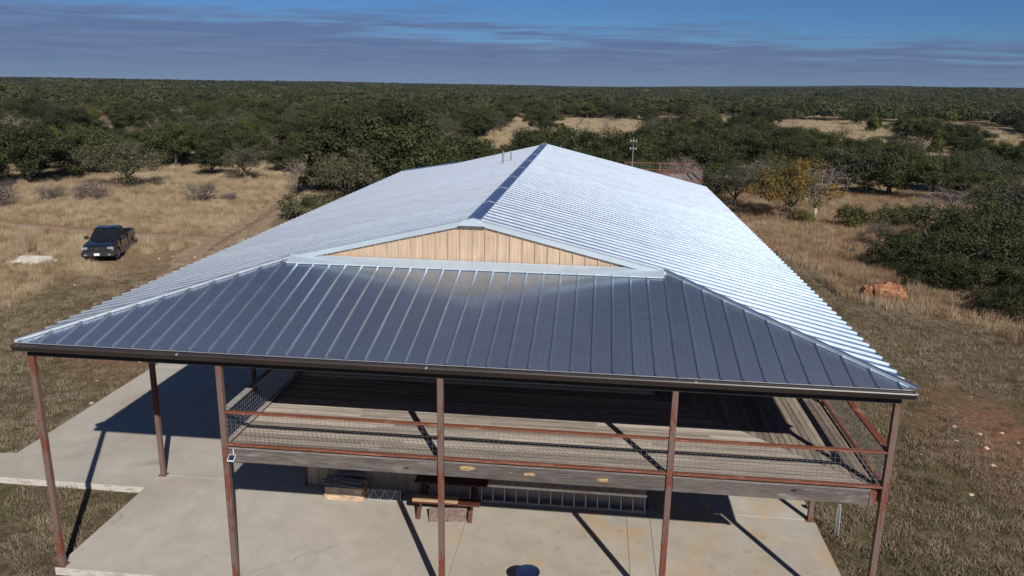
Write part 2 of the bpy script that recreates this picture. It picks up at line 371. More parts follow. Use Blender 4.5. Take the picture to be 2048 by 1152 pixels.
M['oak'] = leafmat('live_oak_leaves', (.020, .025, .011), (.066, .076, .032))
M['oakgrey'] = leafmat('grey_oak_leaves', (.036, .039, .025), (.086, .090, .055))
M['juniper'] = leafmat('juniper_leaves', (.028, .038, .010), (.100, .115, .026))
M['olive'] = leafmat('olive_leaves', (.045, .048, .018), (.125, .120, .040))
M['yellow'] = leafmat('autumn_leaves', (.06, .055, .02), (.12, .10, .03), 0.55, yellow=(.19, .12, .030))
M['bark'] = pbr('oak_bark', (0.105, 0.088, 0.072), 0.9, 0, 5, 0.45, 0.5, stretch=(1, 1, .4), perobj=.2)
M['twig'] = pbr('bare_twigs', (0.185, 0.150, 0.130), 0.9, 0, 3, 0.35, 0, perobj=.2)
M['twigdark'] = pbr('dark_bare_twigs', (0.115, 0.092, 0.082), 0.9, 0, 3, 0.35, 0, perobj=.2)
M['brushleaf'] = pbr('withered_leaves', (0.115, 0.095, 0.078), 0.9, 0, 3, 0.35, 0)
M['palebark'] = pbr('pale_dead_wood', (0.30, 0.275, 0.245), 0.85, 0, 3, 0.3, 0, perobj=.1)
def grassmat(name, c1, c2, c3=None):
    m, T = material(name); P = T.n('ShaderNodeNewGeometry').outputs['Position']; oi = T.n('ShaderNodeObjectInfo').outputs['Random']
    n = T.noise(P, .22, 3, .6); q = T.math('ADD', T.math('MULTIPLY', n, .8), T.math('MULTIPLY', oi, .35))
    st = [(.32, c1), (.78, c2)] if c3 is None else [(.34, c1), (.52, c2), (.74, c3)]
    col = T.ramp(q, st)
    d = T.n('ShaderNodeBsdfPrincipled', inp={'Base Color': col, 'Roughness': .8, 'Specular IOR Level': .15})
    t = T.n('ShaderNodeBsdfTranslucent'); T.put(t.inputs[0], col)
    ms = T.n('ShaderNodeMixShader', inp={0: .2}); T.put(ms.inputs[1], d.outputs[0]); T.put(ms.inputs[2], t.outputs[0]); finish(T, ms.outputs[0]); return m
M['straw'] = grassmat('straw_grass', (.235, .175, .110), (.36, .285, .180), (.45, .375, .25))
M['bluestem'] = grassmat('bluestem_grass', (.20, .125, .075), (.29, .19, .115), (.37, .27, .17))
M['lawn'] = grassmat('mown_dry_grass', (.090, .078, .040), (.190, .150, .098), (.31, .250, .175))

# ------------------------------------------------------------------ terrain
def terrain(x, y):
    x = np.asarray(x, float); y = np.asarray(y, float)
    dx = x-CAM.x; dy = y-CAM.y; d = np.hypot(dx, dy); az = np.arctan2(dx, dy)
    z = -0.18+0.0*x
    z = z+(fbm(x*.12, y*.12, 2)-.5)*.10*sstep(d, 18, 40)
    far = sstep(d, 140, 700)
    hills = (fbm(x/260+5, y/260+3, 3)-.5)*11.0
    z = z+far*(hills*.7-1.5)
    rgt = np.clip((az-.12)/.3, 0, 1)
    z = z+sstep(d, 380, 950)*rgt*7.0
    # the far country sinks towards the skyline: a little more in the west than in the east
    o = np.interp(az, [-.75, -.5, -.42, -.33, -.24, 0, .15, .28, .5], [11.5, 11.5, 8.0, 5.0, 7.0, 7.5, 3.0, -1.5, -4.0])
    zf = 5.6-d*o/1564+(fbm(az*9+9, d/1500+4, 3)-.5)*d*.0045
    z = z+(zf-z)*sstep(d, 1300, 3200)
    return z
NR = 190; NA = 420
rad = np.concatenate([np.linspace(0, 60, 70), 60*np.exp(np.linspace(0, math.log(22000/60), NR-70+1))[1:]])
an = np.linspace(0, 2*math.pi, NA, endpoint=False)
RR, AA = np.meshgrid(rad[1:], an, indexing='ij')
gx = np.concatenate([[0], (RR*np.sin(AA)).ravel()]); gy = np.concatenate([[10], (10+RR*np.cos(AA)).ravel()])
gz = terrain(gx, gy)
gv = np.stack([gx, gy, gz], 1); gf = [(0, 1+(j+1) % NA, 1+j) for j in range(NA)]
nr = len(rad)-1
for i in range(nr-1):
    a = 1+i*NA; b = a+NA
    gf += [(a+j, a+(j+1) % NA, b+(j+1) % NA, b+j) for j in range(NA)]
gm = bpy.data.meshes.new('ground'); gm.from_pydata(gv.tolist(), [], gf)
def zone_of(x, y):
    """0 = short lawn near the house, 1 = straw field"""
    f = fbm(x*.09+3, y*.09, 3)-.5
    zl = sstep(-x+f*14, 19, 27)*sstep(y*1.0-x*.35+f*8, 20, 29)
    zr = sstep(x+y*.55+f*8, 31, 37)
    zb = sstep(y, 40, 60)
    return np.clip(np.maximum(np.maximum(zl, np.where(x > 0, zr, 0)), zb), 0, 1)
def soil_of(x, y):
    e = lambda cx, cy, rx, ry, w=.6: np.clip(1-np.hypot((x-cx)/rx, (y-cy)/ry), 0, 1)**w
    s = e(16.5, 10.5, 4.0, 6.0, .8)*1.0+e(18, 6, 3.5, 4, .8)*.9+e(11.8, 14.5, 1.7, 1.9, .8)*1.0+e(-15.3, 13.8, 3.2, 4.0)*.9+e(-19, 20, 4, 5)*.35+e(-22, 30, 6, 7)*.45+e(-34, 38, 10, 2.5)*.7
    return np.clip(s, 0, 1)
for nm_, arr in (('zone', zone_of(gx, gy)), ('soil', soil_of(gx, gy)), ('wood', sstep(np.hypot(gx, gy), 3600, 7000))):
    at = gm.attributes.new(nm_, 'FLOAT', 'POINT'); at.data.foreach_set('value', arr.astype(np.float32))
ground = link_mesh(gm, 'ground', M['ground'], smooth=True, kind='structure')

# two-track dirt road and bare turning area, laid over the field
def ribbon(name, pts, widths, rise):
    P = np.array(pts, float); t = np.arange(len(P)); tt = np.linspace(0, len(P)-1, len(P)*14)
    # smooth by catmull-ish interpolation
    xs = np.interp(tt, t, P[:, 0]); ys = np.interp(tt, t, P[:, 1]); ws = np.interp(tt, t, widths)
    k = np.ones(11)/11; xs = np.convolve(np.pad(xs, 5, 'edge'), k, 'valid'); ys = np.convolve(np.pad(ys, 5, 'edge'), k, 'valid')
    dx = np.gradient(xs); dy = np.gradient(ys); L = np.hypot(dx, dy)+1e-6; nx = -dy/L; ny = dx/L
    mb = MB(); vs = []; m = 5
    for i in range(len(xs)):
        wl = ws[i]/2*(0.75+.6*vnoise(xs[i]*.9+5, ys[i]*.9)); wr = ws[i]/2*(0.75+.6*vnoise(xs[i]*.9+50, ys[i]*.9))
        for j in range(m):
            s = -wl+(wl+wr)*j/(m-1); x = xs[i]+nx[i]*s; y = ys[i]+ny[i]*s
            vs.append((x, y, float(terrain(x, y))+rise-(0.012 if j in (0, m-1) else 0)))
    fs = [(i*m+j, i*m+j+1, (i+1)*m+j+1, (i+1)*m+j) for i in range(len(xs)-1) for j in range(m-1)]
    mb.add(vs, fs); o = mb.build(name, M['track'], kind='structure', smooth=True)
    at = o.data.attributes.new('cen', 'FLOAT', 'POINT'); at.data.foreach_set('value', [(0, .8, 1, .8, 0)[i % m] for i in range(len(vs))]); return o
TRACK = [(-17.5, 20), (-19.5, 26), (-21.8, 32), (-22.6, 38), (-23.7, 45), (-25.0, 52), (-26.3, 58), (-28.5, 66), (-32, 76), (-38, 90)]
for s_ in (-.85, .85):
    ribbon('dirt_track', [(x+s_, y) for x, y in TRACK], [2.0, 2.3, 2.2, 1.8, 1.5, 1.2, 1.1, 1.0, 1.0, 1.0], 0.02)
ribbon('dirt_track', [(-22.6, 36), (-26, 36.3), (-30, 37.2), (-36, 38.2), (-44, 40), (-56, 44)], [3.0, 2.4, 1.8, 1.6, 1.5, 1.5], 0.026)
TR = np.array(TRACK)
def near_track(x, y, w=1.6):
    d = np.full(np.shape(x), 1e9)
    for (a, b) in list(zip(TR[:-1], TR[1:]))+[(np.array((-22.6, 36)), np.array((-36, 38.2))), (np.array((-36, 38.2)), np.array((-56, 44.)))]:
        ab = b-a; t = np.clip(((x-a[0])*ab[0]+(y-a[1])*ab[1])/(ab@ab), 0, 1)
        d = np.minimum(d, np.hypot(x-a[0]-ab[0]*t, y-a[1]-ab[1]*t))
    return d < w

# ------------------------------------------------------------------ concrete slab (sections with joints)
slab = empty('concrete_slab', (0, 0, 0)); tag(slab, None, None, kind='structure')
B = 4.61; XW = 8.713; DY = 4.24; LEN = 29.0; LENL = 32.86
jt = 0.007
MB().box(-8.75, 8.75, -.08, LEN-.1, -.45, -.035).box(-13.5, -8.8, 3.55, LEN-.1, -.45, -.035).build('slab_base', M['concrete'], slab)
secs = []
for (x0, x1) in ((-8.83, -4.62), (-4.62, 0.0), (0.0, 4.05), (4.05, 4.64), (4.64, 8.83)):
    secs.append((x0, x1, -.13, DY)); secs.append((x0, x1, DY, 14)); secs.append((x0, x1, 14, LEN))
for (y0, y1) in ((3.5, 12.2), (12.2, 21), (21, LEN)): secs.append((-13.62, -8.83, y0, y1))
secs.append((-19.5, -13.62, 3.5, 4.4))
for (x0, x1, y0, y1) in secs[:-1]:
    MB().box(x0+jt/2, x1-jt/2, y0+jt/2, y1-jt/2, -.34, 0).build('slab_section', M['concrete'], slab, bevel=.006)
# the driveway runs out to the left with a slanting rear edge
MB().add([(-19.5, 3.5, -.34), (-13.63, 3.5, -.34), (-13.63, 4.9, -.34), (-19.5, 3.9, -.34), (-19.5, 3.5, 0), (-13.63, 3.5, 0), (-13.63, 4.9, 0), (-19.5, 3.9, 0)],
         [(3, 2, 1, 0), (4, 5, 6, 7), (0, 1, 5, 4), (1, 2, 6, 5), (2, 3, 7, 6), (3, 0, 4, 7)]).build('slab_section', M['concrete'], slab)

# ------------------------------------------------------------------ the building
HE, SL, OV = 5.363, 0.2388, 0.167
WD = XW+OV                       # half width of the roof
ZR = HE+SL*WD                    # ridge height
XH = B; YF = -OV+(WD-XH); ZH = HE+SL*(WD-XH)   # where the front hip meets the gable
RY = LEN+.37; RYL = LENL
bld = empty('ranch_building', (0, 0, 0))
tag(bld, 'long tan metal-walled barn house with silver standing-seam roof and wraparound upper deck', 'building')
roof = MB()
# solid roof body just under the sheets
t_ = .05
def zroof(x, y=None): return HE+SL*(WD-abs(x))
def slabpoly(pts):
    k = len(pts); vs = [(x, y, z-.012) for x, y, z in pts]+[(x, y, z-.012-t_) for x, y, z in pts]
    fs = [tuple(range(k)), tuple(range(2*k-1, k-1, -1))]+[(i, i+k, (i+1) % k+k, (i+1) % k) for i in range(k)]
    roof.add(vs, fs)
slabpoly([(-WD+.03, -OV+.03, HE), (WD-.03, -OV+.03, HE), (XH, YF, ZH), (-XH, YF, ZH)])
slabpoly([(WD-.03, -OV+.03, HE), (WD-.03, RY-.03, HE), (0.0, RY-.03, ZR), (0.0, YF-.02, ZR), (XH, YF-.02, ZH)])
YRH = RYL-(WD-XH)
slabpoly([(-WD+.03, -OV+.03, HE), (-XH, YF-.02, ZH), (0.0, YF-.02, ZR), (0.0, YRH, ZR), (-XH, YRH, ZH), (-WD+.03, RYL-.03, HE)])
slabpoly([(-WD+.03, RYL-.03, HE), (-XH, YRH, ZH), (2.0, YRH, ZH), (2.0, RYL-.03, HE)])
M['soffit'] = pbr('roof_underside', (0.20, 0.17, 0.14), .8, 0, 2, .2, 0)
roof_o = roof.build('roof', M['soffit'], bld)
# sheets: cross profile of one 16 inch panel (t across, h up): flat pan with striation, trapezoid rib at its start
PW = 0.4064
PROF = [(0.0, 0.0), (0.005, 0.040), (0.022, 0.040), (0.052, 0.0), (0.17, 0.0), (0.18, .0014), (0.20, .0014), (0.21, 0), (0.28, 0), (0.29, .0014), (0.31, .0014), (0.32, 0), (PW, 0.0)]
def panel_front(x0):
    mb = MB(); vs = []
    for (t, h) in PROF:
        x = max(-WD, min(WD, x0+t)); yt = min(YF-.03, -OV+(WD-abs(x))-.02) if abs(x) > XH-.05 else YF-.03
        yb = -OV-.035; yt = max(yt, yb+.002)
        zb = HE+SL*(yb+OV); zt = HE+SL*(yt+OV)
        vs += [(x, yb, zb+h), (x, yt, zt+h)]
    fs = [(2*i, 2*i+2, 2*i+3, 2*i+1) for i in range(len(PROF)-1)]
    k = len(PROF)
    mb.add(vs, fs); return mb.build('roof_panel', M['metal'], roof_o, tan=(0, 1, 0))
nF = int(round(2*WD/PW)); x0 = -WD+.06
for i in range(nF+1):
    if x0+i*PW < WD-.02: panel_front(x0+i*PW)
def panel_side(sg, y0, ymax):
    mb = MB(); vs = []
    for (t, h) in PROF:
        y = min(ymax, y0+t)
        # from the eave up to ridge or to a hip line
        top = 0.0
        if y < YF-.03: top = XH+(YF-y) if y < YF-.03 else 0
        if sg < 0 and y > YRH: top = XH+(y-YRH)
        top = min(top, WD); xe = WD+.035
        vs += [(sg*xe, y, HE-SL*.035+h), (sg*top, y, HE+SL*(WD-top)+h)]
    fs = [(2*i, 2*i+2, 2*i+3, 2*i+1) for i in range(len(PROF)-1)]
    if sg > 0: fs = [tuple(reversed(f)) for f in fs]
    # closed rib end at the eave
    mb.add(vs, fs); k = len(vs); mb.add([vs[0], vs[2], vs[4], vs[6]], [(0, 1, 2, 3)])
    return mb.build('roof_panel', M['metal'], roof_o, tan=(1, 0, 0))
for sg, ym in ((1, RY), (-1, RYL)):
    y = -OV+.10
    # two narrower sheets line the panels up with the gable edge
    while y < ym-.05:
        panel_side(sg, y, ym); y += PW
# rear-left hip sheets, facing away
for i in range(24):
    xa = -WD+.06+i*PW
    mb = MB(); vs = []
    for (t, h) in PROF:
        x = xa+t; yt = max(YRH, RYL-(WD-abs(x))) if x < -XH else YRH
        vs += [(x, RYL+.03, HE-.007+h), (x, min(yt, RYL+.02), HE+SL*(RYL-yt)+h)]
    mb.add(vs, [(2*i_+1, 2*i_+3, 2*i_+2, 2*i_) for i_ in range(len(PROF)-1)]); mb.build('roof_panel', M['metal'], roof_o, tan=(0, 1, 0))
# ridge cap in 3 m lengths
yy = YF-.16
while yy < YRH:
    y2 = min(yy+3.05, max(RY, YRH)); mb = MB(); w = .175; e = .048
    prof = [(-w, -SL*w+e-.03), (-w+.004, -SL*w+e), (0, e+.006), (w-.004, -SL*w+e), (w, -SL*w+e-.03)]
    mb.add([(x, y, ZR+z) for y in (yy, y2+.02) for x, z in prof], [(i, i+1, i+6, i+5) for i in range(4)])
    mb.build('ridge_cap', M['metal'], roof_o, tan=(0, 1, 0))
    MB().bar((-w+.01, y2, ZR+e-SL*w+.006), (0, y2, ZR+e+.012), .03, .006).bar((0, y2, ZR+e+.012), (w-.01, y2, ZR+e-SL*w+.006), .03, .006).build('cap_joint', M['trimdull'], roof_o)
    yy = y2
# hip caps
def hipcap(sg, ya, yb, rear=False):
    mb = MB(); d = Vector((-sg, -1 if rear else 1, SL)).normalized()
    def pt(s, off, up):   # s: distance in plan along the hip from the corner; off: sideways towards the side slope (+) or end slope (-)
        x = WD-s; y = (-OV+s)
        nx, ny = (1/math.sqrt(2), 1/math.sqrt(2))   # plan direction towards the side slope (outwards +x, +y)
        X = x+nx*off; Y = y+ny*off
        z = HE+SL*(WD-X) if off > 0 else HE+SL*(Y+OV)
        if rear: Y = RYL-(Y+OV)
        return (sg*X, Y, z+up)
    n = 4
    L0, L1 = -.03, WD-XH+.04
    for k in range(n):
        a = L0+(L1-L0)*k/n; b = L0+(L1-L0)*(k+1)/n+.015
        vs = []
        for s in (a, b):
            vs += [pt(s, .23, .012), pt(s, .225, .050), pt(s, 0, .070+.002*(k % 2)), pt(s, -.028, .060), pt(s, -.034, .012)]
        fs = [(i, i+1, i+6, i+5) for i in range(4)]
        if k == 0: fs.append((0, 1, 2, 3, 4))
        m2 = MB(); m2.add(vs, fs); m2.build('hip_cap', M['metal'], roof_o, tan=tuple(d))
hipcap(1, 0, 0); hipcap(-1, 0, 0); hipcap(-1, 0, 0, True)
# rake trims of the gable end and the apron flashing below the gable wall
for sg in (-1, 1):
    x1 = XH+.05
    a = lambda x, y, up: (sg*x, y, HE+SL*(WD-x)+up)
    mb = MB(); yo = YF-.10
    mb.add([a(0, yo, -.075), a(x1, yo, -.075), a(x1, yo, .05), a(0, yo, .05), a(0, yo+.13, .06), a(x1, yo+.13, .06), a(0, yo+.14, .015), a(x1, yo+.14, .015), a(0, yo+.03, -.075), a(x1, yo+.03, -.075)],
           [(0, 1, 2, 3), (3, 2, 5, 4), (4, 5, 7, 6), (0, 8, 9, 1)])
    mb.build('rake_trim', M['trimsheen'], roof_o, tan=(1, 0, -sg*SL))
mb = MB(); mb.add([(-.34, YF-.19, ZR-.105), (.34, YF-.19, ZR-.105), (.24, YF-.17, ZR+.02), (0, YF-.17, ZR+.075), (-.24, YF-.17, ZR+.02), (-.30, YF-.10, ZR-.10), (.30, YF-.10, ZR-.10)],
                   [(0, 1, 2, 3, 4), (0, 5, 6, 1)]); mb.build('ridge_end_cover', M['trimsheen'], roof_o, tan=(1, 0, 0))
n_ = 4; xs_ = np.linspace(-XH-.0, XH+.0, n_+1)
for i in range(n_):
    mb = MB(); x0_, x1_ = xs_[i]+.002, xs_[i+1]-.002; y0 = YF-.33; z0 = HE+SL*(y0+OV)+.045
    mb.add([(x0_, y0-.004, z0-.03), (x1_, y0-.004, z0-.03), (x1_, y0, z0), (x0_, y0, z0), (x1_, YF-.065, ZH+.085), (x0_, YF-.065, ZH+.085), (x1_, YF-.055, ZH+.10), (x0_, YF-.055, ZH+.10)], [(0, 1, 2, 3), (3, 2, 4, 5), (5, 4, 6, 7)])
    mb.build('apron_flashing', M['trimsheen'], roof_o, tan=(1, 0, 0))
# pipes through the left slope
for (x, y, h, r) in ((-1.30, 21.0, .55, .045), (-1.02, 21.7, .4, .03)):
    mb = MB(); z = zroof(x); mb.tube([(x, y, z-.02), (x, y, z+.03)], [r*2.2, r*1.2], 10).tube([(x, y, z+.02), (x, y, z+h)], r, 10); mb.build('vent_pipe', M['greysteel'], roof_o, smooth=False)
# gutter (K profile) in lengths with joints, plus eave trim edge
gp = [(0, 0), (-.02, -.0), (-.155, .0), (-.165, -.02), (-.150, -.06), (-.115, -.105), (-.105, -.135), (.0, -.135)]
gx_ = [-WD-.03, -5.3, -.2, 4.95, WD+.03]
for a_, b_ in zip(gx_[:-1], gx_[1:]):
    mb = MB(); k = len(gp); z0 = HE-.028
    vs = [(x, -OV+y-.005, z0+z) for x in (a_+.002, b_-.002) for y, z in gp]
    mb.add(vs, [(i, i+1, i+1+k, i+k) for i in range(k-1)]+[tuple(range(k)), tuple(range(2*k-1, k-1, -1))])
    g_ = mb.build('gutter', M['gutter'], bld)
    MB().box(b_-.03, b_+.01, -OV-.175, -OV-.168, z0-.02, z0+.004).box(b_-.03, b_+.01, -OV-.165, -OV-.11, z0+.003, z0+.006).build('gutter_strap', M['trimdull'], g_)
MB().box(-WD+.0, WD, -OV-.035, -OV-.005, HE-.012, HE-.004).build('drip_edge', M['trimdull'], bld)
# eave beams
ZB = HE-.24
MB().box(-XW-.05, XW+.05, -.06, .06, ZB-.10, ZB+.12).build('eave_beam', M['darkmetal'], bld)
for sg in (-1, 1):
    MB().box(sg*XW-.05, sg*XW+.05, .08, LEN, ZB-.08, ZB+.10).build('eave_beam', M['darkmetal'], bld)
# posts
PWD = .120
ysL = [DY, 10.25, 16.3, 22.4, 28.6]
allposts = [(x, 0.0) for x in (-XW, -B, 0.0, B, XW)]+[(-XW, y) for y in ysL]+[(XW, y) for y in ysL]
for (x, y) in allposts:
    MB().box(x-PWD/2, x+PWD/2, y-PWD/2, y+PWD/2, .012, ZB-.10).build('post', M['post'], bld, bevel=.008)
    MB().box(x-.11, x+.11, y-.11, y+.11, .001, .012).build('base_plate', M['post'], bld)
# walls: the enclosed core, clad in ribbed panels
WY = DY
def rib_panel(x0, x1, y, z0f, z1f, parent):
    """12 inch wide vertical ribbed wall panel facing -Y"""
    w = x1-x0; pr = [(0, 0.004), (.006, 0.004), (.010, -.036), (.034, -.036), (.044, 0), (.125, 0), (.133, -.006), (.147, -.006), (.155, 0), (.215, 0), (.223, -.006), (.237, -.006), (.245, 0), (.305, 0)]
    vs = []
    for t, h in pr:
        if t > w: t = w; h = 0
        x = x0+t; vs += [(x, y+h, z0f(x)), (x, y+h, z1f(x))]
    m_ = MB(); m_.add(vs, [(2*i, 2*i+2, 2*i+3, 2*i+1) for i in range(len(pr)-1)]); return m_.build('wall_panel', M['wall'], parent)
DZ = 3.198
core = MB().box(-B, B, WY+.02, LEN-.4, 0.004, ZH-.16)
core.add([(-B, WY+.02, ZH-.165), (B, WY+.02, ZH-.165), (0, WY+.02, ZR-.1), (-B, LEN-.4, ZH-.165), (B, LEN-.4, ZH-.165), (0, LEN-.4, ZR-.1)], [(0, 1, 2), (5, 4, 3), (0, 2, 5, 3), (1, 4, 5, 2)])
wall = core.build('wall', M['wall'], bld)
x = -B+.02
while x < B-.02:
    x1 = min(x+.305, B-.01)
    rib_panel(x, x1, WY+.012, lambda q: .02, lambda q: DZ-.30, wall)
    rib_panel(x, x1, WY+.012, lambda q: DZ+.03, lambda q: ZH-.15, wall)
    if x > -B+.3 and x1 < B-.3: rib_panel(x, x1, YF-.015, lambda q: ZH+.05, lambda q: ZR-SL*abs(q)-.045, wall)
    x = x1
M['darktrim'] = pbr('dark_trim', (.03, .026, .024), .6)
for sx in (-1, 1):
    MB().box(sx*B-.05*(sx > 0)-.0, sx*B+.05*(sx < 0)+.0, WY-.03, WY+.018, .01, DZ-.3).build('corner_trim', M['darktrim'], wall)
    MB().box(min(sx*(B+.01), sx*(B+.12)), max(sx*(B+.01), sx*(B+.12)), WY-.04, WY+.10, DZ+.01, ZH-.3).build('corner_trim', M['darktrim'], wall)

# ------------------------------------------------------------------ deck
deck = MB()
# joist bearers under the boards
for i in range(8):
    y = .35+i*.5; deck.box(-B+.05, XW-.1, y-.02, y+.02, DZ-.24, DZ-.045)
for i in range(9):
    x = B+.3+i*.45; deck.box(x-.02, x+.02, WY+.2, LEN-.5, DZ-.24, DZ-.045)
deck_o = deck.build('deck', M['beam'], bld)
BW, GP = .140, .015
def corner_y(x):  # mitre line between front boards and side boards
    return DY*(XW-x)/(XW-B)
y = .09
while y < DY-.05:
    y1 = min(y+BW-GP, DY-.01)
    xr0 = XW-(y/DY)*(XW-B)-.02; xr1 = XW-(y1/DY)*(XW-B)-.02
    xr0, xr1 = min(xr0, XW-.1), min(xr1, XW-.1)
    # butt joints at staggered places
    cuts = [-B+.03]; q = -B+random.uniform(1.5, 4.5)
    while q < xr1-1.0: cuts.append(q); q += random.choice((2.44, 3.05, 3.66, 4.88))
    for a_, b_ in zip(cuts, cuts[1:]+[None]):
        e0, e1 = (xr0, xr1) if b_ is None else (b_-.003, b_-.003)
        z = DZ+random.uniform(-.003, .003)
        MB().add([(a_, y, z-.038), (e0, y, z-.038), (e1, y1, z-.038), (a_, y1, z-.038), (a_, y, z), (e0, y, z), (e1, y1, z), (a_, y1, z)],
                 [(3, 2, 1, 0), (4, 5, 6, 7), (0, 1, 5, 4), (1, 2, 6, 5), (2, 3, 7, 6), (3, 0, 4, 7)]).build('plank', M['deckx'], deck_o)
    y += BW
x = B+.02
while x < XW-.12:
    x1 = min(x+BW-GP, XW-.09)
    ya0 = max(DY*(XW-x)/(XW-B)+.004, .1); ya1 = max(DY*(XW-x1)/(XW-B)+.004, .1)
    cuts = [None]; q = random.uniform(3, 6)+ya0
    while q < LEN-1: cuts.append(q); q += random.choice((3.05, 3.66, 4.88))
    cuts.append(LEN-.4)
    for a_, b_ in zip(cuts[:-1], cuts[1:]):
        s0, s1 = (ya0, ya1) if a_ is None else (a_+.003, a_+.003)
        z = DZ+random.uniform(-.003, .003)
        MB().add([(x, s0, z-.038), (x1, s1, z-.038), (x1, b_, z-.038), (x, b_, z-.038), (x, s0, z), (x1, s1, z), (x1, b_, z), (x, b_, z)],
                 [(3, 2, 1, 0), (4, 5, 6, 7), (0, 1, 5, 4), (1, 2, 6, 5), (2, 3, 7, 6), (3, 0, 4, 7)]).build('plank', M['decky'], deck_o)
    x += BW
# edge beams of the deck
def knot_beam():
    m, T = material('peeled_beam'); c = coord(T)
    base = M['beam']
    v = T.scale(c, (.7, 7, 9)); n = T.noise(v, 4, 6, .65, .4)
    col = T.ramp(n, [(.28, (.035, .028, .024)), (.45, (.072, .060, .054)), (.7, (.125, .108, .098))])
    tot = None; w = T.noise(c, 6, 4, .7)
    for (kx, kz, rx, rz) in ((.50, 3.10, .27, .055), (1.85, 3.05, .12, .035), (1.45, 3.06, .04, .02), (3.30, 3.04, .13, .045)):
        sp = T.n('ShaderNodeVectorMath', operation='DISTANCE'); T.put(sp.inputs[0], T.scale(c, (1/rx, 0, 1/rz))); T.put(sp.inputs[1], (kx/rx, 0, kz/rz))
        k = T.maprange(T.math('ADD', sp.outputs['Value'], T.math('MULTIPLY', w, 3.0)), 2.55, 2.2)
        tot = k if tot is None else T.math('MAXIMUM', tot, k)
    tan_ = T.ramp(T.noise(T.scale(c, (2, 5, 16)), 3, 4, .6), [(.35, (.20, .10, .04)), (.6, (.42, .29, .16))])
    col = T.mix(tot, col, tan_)
    p = T.n('ShaderNodeBsdfPrincipled', inp={'Base Color': col, 'Roughness': .85}); T.put(p.inputs['Normal'], bumpn(T, n, .5, .006)); finish(T, p.outputs[0]); return m
M['peeled'] = knot_beam()
for k, (xa, xb) in enumerate(((-B, 0), (0, B), (B, XW))):
    e0 = xa+PWD/2+.01; e1 = xb-PWD/2-(.02 if k < 2 else .22)
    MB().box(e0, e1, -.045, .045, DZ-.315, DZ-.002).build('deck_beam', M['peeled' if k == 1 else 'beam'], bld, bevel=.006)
MB().box(-B+PWD/2+.01, -PWD/2-.01, -.048, -.01, DZ-.006, DZ+.006).box(PWD/2+.01, B-PWD/2-.02, -.048, -.01, DZ-.006, DZ+.006).box(B+PWD/2+.01, XW-PWD/2-.20, -.048, -.01, DZ-.006, DZ+.006).build('beam_cap', M['greyboard'], bld)
MB().box(XW-PWD/2-.215, XW-PWD/2-.085, -.055, .05, DZ-.33, DZ-.03).build('beam_block', M['post'], bld, bevel=.005)
MB().box(-B-.05, -B+.03, .06, WY, DZ-.25, DZ+.02).build('deck_beam', M['raily'], bld)
MB().box(XW-.055, XW+.035, .09, LEN-.4, DZ-.30, DZ-.045).build('deck_beam', M['beam'], bld)
# railings: flat rails with square wire mesh between
RZT, RZB = 4.0, DZ+.075
def mesh_panel(a, b, z0, z1, parent, sp=.1016, r=.0034):
    mb = MB(); a, b = Vector(a), Vector(b); L = (b-a).length; d = (b-a)/L; k = int(L/sp)
    up = Vector((0, 0, 1))
    for i in range(k+1):
        p = a+d*(i*sp+(L-k*sp)/2); mb.tube([(p.x, p.y, z0), (p.x, p.y, z1)], r, 3, cap=False)
    n = int((z1-z0)/sp)
    for i in range(n+1):
        z = z0+i*sp+.02; mb.tube([(a.x, a.y, z), (b.x, b.y, z)], r, 3, cap=False)
    return mb.build('wire_mesh', M['wire'], parent, kind='stuff')
def railing(a, b, parent, axis, mt=None):
    ro = empty('railing', parent=parent)
    mt = mt or (M['rail'] if axis == 'x' else M['raily'])
    ax, ay = a; bx, by = b
    if axis == 'x':
        MB().box(ax, bx, -.055, .055, RZT-.02, RZT+.018).build('top_rail', mt, ro, bevel=.004)
        MB().box(ax, bx, -.065, .045, RZB-.02, RZB+.02).build('bottom_rail', mt, ro, bevel=.004)
    else:
        MB().box(ax-.07, ax+.07, ay, by, RZT-.02, RZT+.018).build('top_rail', mt, ro, bevel=.004)
        MB().box(ax-.05, ax+.05, ay, by, RZB-.02, RZB+.02).build('bottom_rail', mt, ro, bevel=.004)
    mesh_panel((ax, ay, 0), (bx, by, 0), RZB+.02, RZT-.02, ro); return ro
h_ = PWD/2+.004
railing((-B+h_, 0), (-h_, 0), bld, 'x'); railing((h_, 0), (B-h_, 0), bld, 'x'); railing((B+h_, 0), (XW-h_, 0), bld, 'x')
railing((-B, h_), (-B, WY-.05), bld, 'y', M['greyboard'])
yy = [0.0]+ysL
for a_, b_ in zip(yy[:-1], yy[1:]): railing((XW, a_+h_), (XW, b_-h_), bld, 'y')

